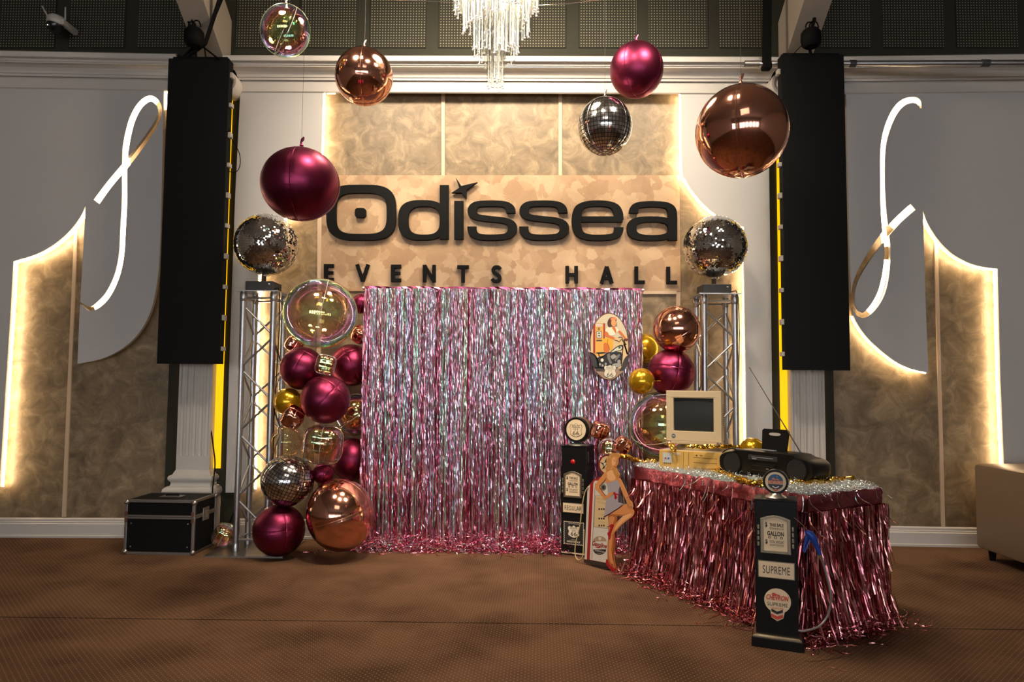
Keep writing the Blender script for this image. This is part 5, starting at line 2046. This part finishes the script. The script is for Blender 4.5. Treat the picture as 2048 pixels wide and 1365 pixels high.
def pump(label, loc, rz, w, d, H, base, head, feat):
    t = thing('fuel_pump', label, 'fuel pump', loc, rz, group='black model fuel pumps')
    bw_, bd_, bh = base
    MB().box((0, 0, bh / 2), (bw_, bd_, bh), bev=.004).build('plinth', M_pump, t)
    MB().sqlathe([(.0, bh), (.0, bh + .006), (-.012, bh + .012)], bw_ / 2 - .006, bd_ / 2 - .006).build('plinth_trim', M_frame if bh > .03 else M_pcream, t)
    MB().box((0, 0, (bh + .012 + H) / 2), (w, d, H - bh - .012), bev=.004).build('body', M_pump, t)
    cr_, dz, dd = head
    yf = -d / 2
    MB().sqlathe([(.003, H), (.003, H + .006), (-.03, H + .010)], w / 2, d / 2).build('top_cap', M_pump, t)
    MB().lathe([(.062 * cr_ / .07, H + .008), (.055 * cr_ / .07, H + .016), (.035, H + .022), (.028, dz - cr_ + .004)], n=28).build('neck', P('neck_metal', (.5, .49, .46), .3, .9), t, True)
    Mh = Matrix.Translation((0, 0, dz)) @ Matrix.Rotation(R(90), 4, 'X')
    hd = MB().lathe([(0, -dd), (cr_ * .98, -dd), (cr_, -dd + .004), (cr_, dd - .006), (cr_ * .96, dd), (cr_ * .84, dd), (cr_ * .82, dd - .004), (0, dd - .004)], n=40, M=Mh).build('head', M_pump, t, True)
    MB().lathe([(0, dd - .003), (cr_ * .81, dd - .003), (cr_ * .81, dd - .001), (0, dd)], n=40, M=Mh).build('head_face', M_pcream, hd)
    return t, yf, dd


def face_flat(t, name, pts, y, mat, th=.001):
    return MB().prism(pts, y, y + th).build(name, mat, t)


def price_frame(t, yf, x0, x1, z0, z1, rise, k):
    cs = [arch(x0, x1, z0, z1, rise), arch(x0 + .012 * k, x1 - .012 * k, z0 + .012 * k, z1 - .006 * k, rise)]
    vs, fs = curve_mesh(cs, .004, .0015)
    fr = MB().add([(v[0], yf - .004 - v[2], v[1]) for v in vs], fs).build('price_frame', M_frame, t)
    face_flat(fr, 'price_card', arch(x0 + .01 * k, x1 - .01 * k, z0 + .01 * k, z1 - .006 * k, rise), yf - .003, M_pcream)
    cx, H_ = (x0 + x1) / 2, (z1 + rise - z0)
    W_ = x1 - x0
    y = yf - .0045
    text('$', cx - W_ * .31, z0 + H_ * .74, y, W_ * .09, H_ * .13, M_ink, fr, bold=.02)
    text('THIS SALE', cx + W_ * .04, z0 + H_ * .75, y, W_ * .48, H_ * .09, M_ink, fr, bold=.02)
    text('GALLON', cx, z0 + H_ * .52, y, W_ * .56, H_ * .12, M_ink, fr, bold=.03)
    text('$', cx - W_ * .31, z0 + H_ * .29, y, W_ * .09, H_ * .13, M_ink, fr, bold=.02)
    text('TOTAL AMOUNT', cx + W_ * .04, z0 + H_ * .30, y, W_ * .50, H_ * .075, M_ink, fr)
    for zc_, n_ in ((.655, 1), (.415, 3), (.215, 1)):
        m = MB()
        for q in range(3):
            if n_ == 1:
                m.box((cx + W_ * (.04 - .16 + .16 * q), y, z0 + H_ * zc_), (W_ * .135, .0006, H_ * .035))
            else:
                m.box((cx + W_ * (-.2 + .2 * q), y, z0 + H_ * zc_), (W_ * .09, .0006, H_ * .05))
        m.build('counter_windows', M_ink, fr)
        m = MB()
        for q in range(3):
            if n_ == 1:
                m.box((cx + W_ * (.04 - .16 + .16 * q), y - .0006, z0 + H_ * zc_), (W_ * .11, .0006, H_ * .018))
            else:
                m.box((cx + W_ * (-.2 + .2 * q), y - .0006, z0 + H_ * zc_), (W_ * .055, .0006, H_ * .028))
        m.build('counter_windows', M_pcream, fr)
    for s in (-1, 1):
        hm = MB()
        for q in range(4):
            hm.box((s * (W_ / 2 + .012) + cx, yf - .004, z0 + H_ * (.22 + .15 * q)), (.012, .01, H_ * .12), bev=.003)
        hm.build('hinge', M_frame, t)


def plate(t, yf, x0, x1, z0, z1, word, wk=.78):
    f = MB()
    f.box(((x0 + x1) / 2, yf - .003, (z0 + z1) / 2), (x1 - x0, .006, z1 - z0), bev=.001)
    fo = f.build('name_plate', M_frame, t)
    q = .004
    MB().box(((x0 + x1) / 2, yf - .0065, (z0 + z1) / 2), (x1 - x0 - 2 * q, .001, z1 - z0 - 2 * q)).build('plate_face', M_pcream, fo)
    text(word, (x0 + x1) / 2, (z0 + z1) / 2, yf - .008, (x1 - x0) * wk, (z1 - z0) * .46, M_ink, fo, spacing=1.08)


def shield_pts(cx, cz, w, h, k=1.0):
    s = [(-.5, .42), (-.22, .36), (0, .5), (.22, .36), (.5, .42), (.62, .2), (.5, -.02), (.58, -.3), (.36, -.46), (0, -.56), (-.36, -.46), (-.58, -.3), (-.5, -.02), (-.62, .2)]
    return cat([(cx + x * w * k, cz + z * h * k) for x, z in s], 3)


# front pump
A, B = G(1503, 1293, 0), G(1607, 1308, 0)
dd_ = B - A
frz = math.atan2(dd_.y, dd_.x)
fb = dd_.length
nb = Vector((-dd_.y, dd_.x, 0)).normalized()
fp, yf, hd_ = pump('black model fuel pump with a blue nozzle in front of the foil skirt', (A + B) / 2 + nb * .12, frz, .205, .17, .735, (fb, .24, .048), (.0635, .826, .022), None)
k = .00076
Z = lambda y: .962 - .000737 * y
X = lambda x: (x - 238) * k
price_frame(fp, yf, X(142), X(330), Z(665), Z(432), .018, 1)
plate(fp, yf, X(122), X(354), Z(838), Z(722), 'SUPREME', .74)
cx, cz = X(243), Z(990)
lg = face_flat(fp, 'logo', ell(cx, cz, .064, .062, 40) + [], yf - .002, M_pcream, .002)
pts = [(X(196), Z(1050)), (X(290), Z(1050)), (X(277), Z(1105)), (X(240), Z(1128)), (X(202), Z(1105))]
face_flat(lg, 'logo_tip', pts, yf - .0025, M_pcream, .002)
orr = P('logo_red', (.55, .06, .03), .5)
text('CHEVRON', X(243), Z(968), yf - .0045, .108, .026, orr, lg, bold=.03, shear=.3)
text('SUPREME', X(243), Z(1014), yf - .0045, .098, .018, M_ink, lg, spacing=1.06)
text('GASOLINE', X(243), Z(1040), yf - .0045, .060, .009, orr, lg, shear=.2)
flame = [(X(205), Z(950)), (X(215), Z(935)), (X(245), Z(945)), (X(262), Z(950)), (X(240), Z(952))]
face_flat(lg, 'logo_flame', flame, yf - .0045, orr)
chev = lambda x0, x1, zt1, hh, dp: [(x0, zt1), ((x0 + x1) / 2, zt1 - dp), (x1, zt1), (x1, zt1 - hh), ((x0 + x1) / 2, zt1 - hh - dp), (x0, zt1 - hh)]
face_flat(lg, 'logo_chevron', chev(X(204), X(276), Z(1045), .014, .012), yf - .0050, M_ink)
face_flat(lg, 'logo_chevron', chev(X(202), X(276), Z(1078), .016, .012), yf - .0050, orr)
# head disc print
hy = -hd_ - .0008
navy = P('logo_navy', (.02, .035, .07), .5)
hz = .826
hp_ = face_flat(fp, 'head_print', [(math.cos(a) * .037, hz + .006 + math.sin(a) * .034) for a in [math.pi * i / 16 for i in range(17)]], hy - .0008, P('logo_blue', (.02, .10, .20), .5))
face_flat(hp_, 'print_lower', [(math.cos(a) * .037, hz - .012 - math.sin(a) * .026) for a in [math.pi * i / 16 for i in range(17)]], hy - .0008, navy)
text('CHEVRON', 0, hz - .001, hy - .0020, .076, .017, orr, hp_, bold=.03, shear=.3)
face_flat(hp_, 'print_flame', [(-.02, hz + .012), (-.012, hz + .024), (.0, hz + .014), (.012, hz + .018), (.02, hz + .008)], hy - .0018, P('logo_orange', (.62, .20, .10), .5))
face_flat(hp_, 'print_chevron', chev(-.016, .016, hz - .020, .006, .008), hy - .0018, M_creamlight)
face_flat(hp_, 'print_chevron', chev(-.014, .014, hz - .036, .006, .006), hy - .0018, orr)
text('*', .008, hz + .028, hy - .0018, .006, .006, M_creamlight, hp_)
# nozzle with hose
nz = MB()
inv = Matrix.Rotation(-frz, 4, 'Z') @ Matrix.Translation(-fp.location)
Lp = lambda x, y, Y: inv @ W(x, y, Y)
b1 = [Lp(1612, 1064, 3.52), Lp(1620, 1070, 3.52), Lp(1628, 1080, 3.52), Lp(1634, 1095, 3.52), Lp(1640, 1110, 3.52)]
nz.tube(b1, [.010, .021, .017, .011, .009], 10)
nz.tube([Lp(1616, 1068, 3.52), Lp(1611, 1085, 3.52), Lp(1607, 1104, 3.52)], [.010, .006, .004], 8)
nz.tube([Lp(1620, 1080, 3.52), Lp(1614, 1094, 3.52), Lp(1609, 1106, 3.52)], [.006, .003, .003], 6)
nzo = nz.build('nozzle', P('nozzle_blue', (.01, .06, .36), .4), fp, True)
MB().tube(cat([tuple(Lp(x, y, Y)) for x, y, Y in ((1640, 1110, 3.52), (1650, 1140, 3.52), (1661, 1185, 3.5), (1658, 1225, 3.5), (1640, 1252, 3.48), (1612, 1262, 3.46), (1597, 1262, 3.46))], 5, False), .0052, 8).build('hose', P('hose_clear', (.20, .17, .17), .3), fp, True)
MB().tube([Lp(1640, 1108, 3.52), Lp(1642, 1118, 3.52)], .0085, 10).build('hose_ring', M_chrome, fp, True)
MB().tube(cat([tuple(Lp(x, y, 3.53)) for x, y in ((1588, 1036), (1600, 1046), (1610, 1056), (1617, 1066))], 4, False), .0018, 6).build('hanger_wire', M_chrome, fp, True)

# rear pump
A = G(1157, 1110, 0)
rp, yf, hd_ = pump('black model fuel pump with a large round road-shield head in front of the curtain', Vector((A.x, A.y + .06, 0)), R(-24), .205, .20, .838, (.215, .21, .012), (.100, .968, .052), None)
k = .00109
Z = lambda y: 1.204 - .001021 * y
X = lambda x: (x - 214) * k
price_frame(rp, yf, X(140), X(270) + .004, Z(742), Z(570), .024, 1)
plate(rp, yf, X(132), X(290), Z(860), Z(785), 'REGULAR', .80)
MB().lathe([(0, .008), (.012, .006), (.018, 0), (.022, 0), (.022, -.004)], n=20, M=Matrix.Translation((X(206), yf, Z(473))) @ Matrix.Rotation(R(90), 4, 'X')).build('red_lamp', P('red_lens', (.5, .01, .01), .15), rp, True)
bx0, bx1, bz0, bz1 = X(138), X(292), Z(1100), Z(925)
bo = MB().box(((bx0 + bx1) / 2, yf - .0005, (bz0 + bz1) / 2), (bx1 - bx0, .001, bz1 - bz0)).build('road_sign', M_ink, rp)
ckm = MB()
n = 20
for i in range(n):
    for (xa, za, hor) in ((bx0, bz0, 1), (bx0, bz1, 1), (bx0, bz0, 0), (bx1, bz0, 0)):
        st_x = (bx1 - bx0) / n
        st_z = (bz1 - bz0) / n
        for rw in range(2):
            if (i + rw) % 2:
                continue
            if hor:
                c = (xa + st_x * (i + .5), yf - .0015, za + (.0025 + .004 * rw) * (1 if za == bz0 else -1))
                ckm.box(c, (st_x, .0006, .004))
            else:
                c = (xa + (.0025 + .004 * rw) * (1 if xa == bx0 else -1), yf - .0015, za + st_z * (i + .5))
                ckm.box(c, (.004, .0006, st_z))
ckm.build('checker_border', M_creamlight, bo)
cx, cz = (bx0 + bx1) / 2, (bz0 + bz1) / 2 + .016
face_flat(bo, 'shield', shield_pts(cx, cz, .078, .088), yf - .002, M_creamlight)
text('ROUTE', cx, cz + .024, yf - .0034, .056, .014, M_ink, bo)
text('US', cx, cz + .005, yf - .0034, .030, .011, M_ink, bo)
text('66', cx, cz - .020, yf - .0034, .050, .030, M_ink, bo)
text('THE MOTHER ROAD', cx, bz1 - .016, yf - .002, .09, .007, M_creamlight, bo)
text('AMERICA\'S', cx, bz0 + .040, yf - .002, .04, .006, M_creamlight, bo)
text('HIGHWAY', cx, bz0 + .024, yf - .002, .11, .014, M_creamlight, bo, bold=.02)
hz, hy = .968, -hd_ - .0006
hs = face_flat(rp, 'head_shield', shield_pts(0, hz, .078, .094, 1.08), hy - .0008, M_ink)
face_flat(hs, 'shield_face', shield_pts(0, hz, .078, .094, 1.02), hy - .0014, M_pcream)
text('ROUTE', 0, hz + .028, hy - .0024, .062, .017, M_ink, hs)
text('US', 0, hz + .004, hy - .0024, .036, .013, M_ink, hs, spacing=1.3)
text('66', 0, hz - .026, hy - .0024, .054, .032, M_ink, hs)
MB().box((0, hy - .002, hz + .0165), (.078, .0006, .0015)).build('shield_rule', M_ink, hs)
MB().tube([(.105, -.06, .80), (.105, -.06, .72)], .003, 6).build('nozzle_hook', M_chrome, rp, True)
MB().lathe([(.1005, -.03), (.1025, -.03), (.1025, .02), (.1005, .02)], n=40, M=Matrix.Translation((0, 0, hz)) @ Matrix.Rotation(R(90), 4, 'X')).build('head_band', P('head_band', (.26, .16, .08), .4, .6), rp, True)

# ================================================================== CARDBOARD CUTOUT
YC, KC, XC = 5.19, -1.08, .55
co_ = W(1198, 1134, YC, KC, XC)
UC = Vector((1, KC, 0)).normalized()
cut = thing('cardboard_cutout', 'flat cardboard cutout of a blonde woman leaning on a red and white fuel pump', 'cutout', Vector((co_.x, co_.y, .0)), math.atan(KC))
LAY = [0]


def cpx(p):
    v = W(p[0], p[1], YC, KC, XC)
    return ((v - cut.location).dot(UC), max(v.z, .002))


def cflat(name, pts, layer, mat, smooth=3, parent=None, thick=None):
    if smooth:
        pts = cat(pts, smooth)
    poly = [cpx(p) for p in pts]
    return MB().prism(poly, -.0002 * layer, thick if thick is not None else .004).build(name, mat, parent or cut)


def cline(name, pts, wd, layer, mat, smooth=3, parent=None, closed=False):
    if smooth:
        pts = cat(pts, smooth, closed)
    cs = [[cpx(p) for p in c] for c in pen(pts, wd / 2, wd / 2, closed)]
    vs, fs = curve_mesh(cs, .0002)
    return MB().add([(v[0], -.0002 * layer, v[1]) for v in vs], fs).build(name, mat, parent or cut)


r2 = lambda q: [(1180 + x / 10.5, 890 + y / 10.5) for x, y in q]
r3 = lambda q: [(1180 + x / 9.75, 1010 + y / 9.75) for x, y in q]
cs_skin = pcol('cut_skin', 205, 138, 82)
cs_skin2 = pcol('cut_skin_shade', 168, 98, 50)
cs_skinl = pcol('cut_skin_light', 226, 170, 118)
cs_red = pcol('cut_red', 160, 22, 30)
cs_hair = pcol('cut_hair', 190, 132, 66)
cs_hairl = pcol('cut_hair_light', 226, 186, 124)
cs_white = pcol('cut_white', 205, 198, 186)
cs_cream = pcol('cut_cream', 205, 178, 132)
cs_dark = pcol('cut_dark', 52, 44, 38)
cs_tan = pcol('cut_tan', 165, 138, 112)
pb = cflat('pump_print', [(1172, 1121), (1180, 969), (1187, 960), (1197, 955.5), (1212, 955), (1219, 958), (1216.5, 1130), (1214, 1129)], 0, pcol('cut_red_dark', 150, 34, 34), 0)
cflat('pump_base', [(1168, 1119), (1215, 1127), (1215, 1136), (1168, 1126)], .5, cs_dark, 0, pb)
cflat('pump_side_band', [(1169, 1119), (1175, 976), (1180, 969), (1173.5, 1120)], .4, cs_white, 0, pb)
cflat('pump_panel', [(1179.5, 1120), (1187, 966), (1190, 962), (1218, 963), (1216, 1127)], 1, cs_white, 0, pb)
cline('panel_line', [(1183.5, 1119), (1190.5, 967), (1216, 967)], .7, 2, cs_dark, 0, pb)
cflat('price_panel', [(1188.5, 1054), (1191, 992), (1217, 992), (1216, 1057)], 2, cs_cream, 0, pb)
cline('price_panel_line', [(1188, 1054.5), (1190.7, 991.5), (1217, 991.5)], .6, 3, cs_dark, 0, pb)
cline('price_panel_line', [(1188, 1054.5), (1216, 1058)], .6, 3, cs_dark, 0, pb)
for j, y in enumerate((1017, 1036, 1050)):
    for i in range(3):
        cflat('price_digit', [(1197 + i * 4.6, y), (1200 + i * 4.6, y + .3), (1200 + i * 4.6, y + 3.8), (1197 + i * 4.6, y + 3.5)], 3, cs_dark, 0, pb)
cflat('pump_dial', ell(1207, 975.5, 5.6, 6.6, 24), 2, pcol('cut_dial', 110, 108, 100), 0, pb)
cflat('pump_dial_centre', ell(1207, 975.5, 3, 3.6, 16), 3, M_ink, 0, pb)


def ctext(s, x, y, wpx, hpx, layer, mat, parent, **kw):
    a = cpx((x, y))
    b = cpx((x + wpx, y))
    return text(s, a[0], a[1], -.0002 * layer, b[0] - a[0], hpx * 5.1 / FP, mat, parent, **kw)


ctext('GALLONS', 1202, 998.5, 19, 3.5, 3, cs_tan, pb)
ctext('THIS SALE', 1202, 1006, 17, 3.2, 3, cs_tan, pb)
ctext('TOTAL', 1204, 1030, 12, 2.2, 3, cs_tan, pb)
ctext('PRICE', 1204, 1045, 12, 2.0, 3, cs_tan, pb)
cxg, cyg = 1199.5, 1091
cflat('logo_top', [(cxg + 13.5 * math.cos(a), 1083.5 - 10.5 * math.sin(a)) for a in [math.pi * i / 14 for i in range(15)]], 2, cs_tan, 0, pb)
cflat('logo_mark', [(1197, 1076), (1199, 1074.5), (1201, 1076), (1203, 1075), (1202, 1079), (1199.5, 1082), (1197, 1079)], 3, cs_white, 0, pb)
cflat('logo_bottom', [(cxg + 13 * math.cos(a), 1099.5 + 11 * math.sin(a)) for a in [math.pi * i / 14 for i in range(15)]], 2, M_ink, 0, pb)
ctext('Gasoline', 1199, 1090, 30, 9.5, 4, pcol('cut_logo_red', 130, 20, 26), pb, shear=.35, bold=.03)
cflat('logo_swash', [(1189, 1094.6), (1205, 1094.2), (1197, 1097.5)], 3, cs_red, 0, pb)
ctext('ONLY', 1205, 1099, 6, 1.8, 4, cs_dark, pb)
ctext('GUARANTEED', 1199.5, 1103.2, 21, 3.6, 4, cs_white, pb)
ctext('Quality', 1198.5, 1107.8, 10, 2.2, 4, cs_white, pb)
# round star sign
ss = cflat('star_sign', ell(1213, 930, 17, 19.5, 40), 0, pcol('cut_sign_red', 110, 26, 34), 0)
cflat('star_sign_face', ell(1214, 930, 14.5, 17, 40), 1, cs_cream, 0, ss)
cflat('star', r2([(200, 365), (300, 390), (345, 265), (345, 385), (420, 400), (330, 430), (300, 500), (250, 525), (285, 445), (265, 415)]), 2, M_ink, 0, ss)
cflat('star', r2([(280, 400), (330, 372), (345, 400), (318, 430), (290, 462), (300, 425)]), 3, cs_white, 0, ss)
# hose
MB().tube([(cpx(p)[0], -.006, cpx(p)[1]) for p in cat([(1178, 974), (1171, 985), (1165, 1015), (1161, 1050), (1153, 1085), (1151, 1105), (1154, 1117), (1160, 1120), (1166, 1114), (1168, 1095), (1169, 1060)], 4, False)], .0042, 8).build('hose', pcol('cut_hose', 196, 176, 128), cut, True)
# woman: standing leg first, then the raised one
wm = cflat('woman_print', r3([(360, 200), (525, 215), (512, 350), (505, 480), (475, 560), (490, 650), (490, 800), (475, 930), (475, 1040), (495, 1180), (500, 1250), (430, 1255), (370, 1180), (345, 1090), (342, 900), (348, 700), (362, 600), (368, 400)]), 3, cs_skin2)
cflat('leg_light', r3([(380, 240), (480, 250), (440, 400), (430, 560), (440, 650), (425, 800), (420, 930), (440, 1040), (460, 1180), (400, 1120), (370, 1000), (362, 860), (368, 700), (385, 600), (380, 400)]), 4, cs_skin, parent=wm)
cline('stocking_seam', r3([(490, 600), (478, 700), (468, 850), (450, 960), (455, 1090)]), 1.2, 5, cs_red, parent=wm)
cflat('raised_leg', r3([(380, 150), (560, 60), (660, -5), (720, -5), (790, 55), (850, 110), (858, 170), (825, 235), (745, 290), (650, 365), (565, 450), (500, 520), (445, 575), (412, 595), (398, 560), (440, 460), (485, 390), (560, 300), (640, 212), (520, 215), (400, 200)]), 6, cs_skin, parent=wm)
cflat('thigh_shade', r3([(400, 185), (520, 190), (650, 195), (760, 160), (640, 215), (520, 228), (400, 215)]), 7, cs_skin2, parent=wm)
cflat('shin_light', r3([(640, 230), (760, 180), (820, 180), (760, 250), (650, 330), (560, 420), (480, 500), (520, 400), (580, 310)]), 7, cs_skinl, parent=wm)
cflat('raised_shoe', r3([(392, 400), (435, 378), (475, 400), (462, 440), (430, 520), (408, 600), (384, 692), (355, 610), (342, 552), (378, 520), (398, 445)]), 8, cs_red, parent=wm)
cline('heel', r3([(333, 434), (365, 428), (395, 418)]), 1.3, 8, cs_dark, parent=wm)
cflat('standing_shoe', r3([(330, 1058), (312, 1100), (318, 1160), (365, 1235), (440, 1290), (500, 1302), (556, 1290), (530, 1262), (470, 1238), (430, 1215), (380, 1160), (352, 1090)]), 8, cs_red, parent=wm)
cline('heel', r3([(322, 1120), (335, 1200), (337, 1240)]), 1.0, 7, cs_dark, parent=wm)
# dress
M_dress = check_mat()
dress = r2([(345, 815), (395, 800), (440, 780), (540, 752), (620, 760), (634, 860), (600, 960), (590, 1100), (590, 1212), (640, 1228), (700, 1246)]) + r3([(565, 68), (475, 122), (380, 182), (272, 240)]) + r2([(320, 1320), (335, 1180), (385, 1080), (378, 1000), (370, 900)])
cflat('dress', dress, 9, M_dress, 0, wm)
cline('dress_hem', r3([(640, 5), (560, 70), (470, 124), (380, 184), (272, 238)]), 1.8, 10, pcol('cut_hem', 84, 20, 34), parent=wm)
# neck, shoulders, arms
cflat('shoulders', r2([(330, 575), (420, 520), (530, 490), (560, 600), (605, 700), (625, 762), (540, 756), (440, 784), (345, 818), (322, 700)]), 8, cs_skin, parent=wm)
cflat('shoulder_light', r2([(350, 600), (430, 540), (500, 560), (540, 680), (520, 740), (440, 760), (380, 720)]), 9, cs_skinl, parent=wm)
cflat('bent_arm', r2([(335, 568), (250, 660), (170, 760), (115, 850), (112, 910), (180, 992), (260, 1080), (312, 1140), (370, 1130), (440, 1085), (492, 1045), (482, 1004), (400, 1018), (335, 1080), (275, 1000), (215, 905), (225, 850), (310, 760), (365, 690)]), 11, cs_skin, parent=wm)
cline('arm_shade', r2([(345, 700), (300, 770), (222, 850), (214, 905), (275, 1000), (335, 1078)]), 1.6, 12, cs_skin2, parent=wm)
cflat('straight_arm', r2([(590, 700), (640, 730), (700, 850), (770, 1000), (830, 1150), (870, 1220), (850, 1262), (800, 1262), (745, 1130), (680, 1000), (632, 860)]), 11, cs_skin, parent=wm)
hn = cflat('hand', r2([(800, 1200), (860, 1190), (895, 1250), (880, 1290), (820, 1290), (780, 1250)]), 12, cs_skin, parent=wm)
for a, b in (((800, 1250), (812, 1316)), ((830, 1270), (838, 1345)), ((855, 1270), (872, 1358)), ((878, 1262), (900, 1345)), ((890, 1240), (912, 1312))):
    cline('finger', r2([a, b]), 2.0, 13, cs_skinl, 0, hn)
for a, b in (((455, 1030), (500, 1010)), ((450, 1048), (498, 1036)), ((440, 1062), (488, 1058))):
    cline('finger', r2([a, b]), 1.8, 13, cs_skinl, 0, wm)
# belt and bow
cflat('belt', r2([(470, 1010), (530, 1020), (600, 1035), (600, 1060), (530, 1050), (470, 1040)]), 12, cs_red, 0, wm)
cflat('bow', r2([(490, 1000), (520, 990), (545, 1020), (560, 1070), (578, 1110), (545, 1150), (515, 1120), (520, 1060), (495, 1040)]), 13, cs_red, 0, wm)
# head
hr = cflat('hair', r2([(420, 205), (445, 175), (520, 172), (600, 185), (628, 240), (605, 285), (560, 300), (450, 330), (440, 420), (440, 480), (400, 545), (355, 552), (325, 505), (355, 450), (345, 380), (368, 285)]), 12, cs_hair, parent=wm)
cflat('hair_lock', r2([(500, 490), (560, 500), (590, 570), (628, 625), (612, 690), (570, 712), (520, 640), (488, 560)]), 12, cs_hair, parent=wm)
cline('hair_highlight', r2([(430, 215), (390, 290), (385, 380), (415, 440), (385, 520)]), 1.8, 13, cs_hairl, parent=hr)
cline('hair_highlight', r2([(500, 190), (450, 220), (420, 290)]), 2.2, 13, cs_hairl, parent=hr)
cline('hair_highlight', r2([(530, 510), (560, 570), (600, 630)]), 1.6, 13, cs_hairl, parent=hr)
fc_ = cflat('face', r2([(440, 320), (470, 265), (530, 240), (585, 262), (594, 330), (588, 400), (562, 450), (528, 500), (500, 508), (465, 475), (438, 420)]), 14, cs_skin, parent=wm)
cflat('cheek', r2([(470, 300), (520, 262), (540, 330), (545, 400), (500, 440), (465, 400)]), 15, cs_skinl, parent=fc_)
cline('brow', r2([(492, 330), (515, 318), (535, 332)]), .6, 16, cs_dark, parent=fc_)
cline('brow', r2([(560, 338), (575, 332), (588, 342)]), .5, 16, cs_dark, parent=fc_)
cflat('eye', r2([(500, 350), (518, 342), (532, 352), (516, 358)]), 16, cs_dark, 0, fc_)
cflat('eye', r2([(562, 358), (575, 350), (586, 360), (574, 365)]), 16, cs_dark, 0, fc_)
cline('nose', r2([(548, 350), (556, 392), (545, 412), (530, 408)]), .7, 16, cs_skin2, parent=fc_)
cflat('mouth', r2([(505, 456), (525, 450), (548, 458), (526, 470)]), 16, cs_red, 0, fc_)
MB().box((0, .05, .004), (.14, .10, .005)).build('support_foot', cs_dark, cut)
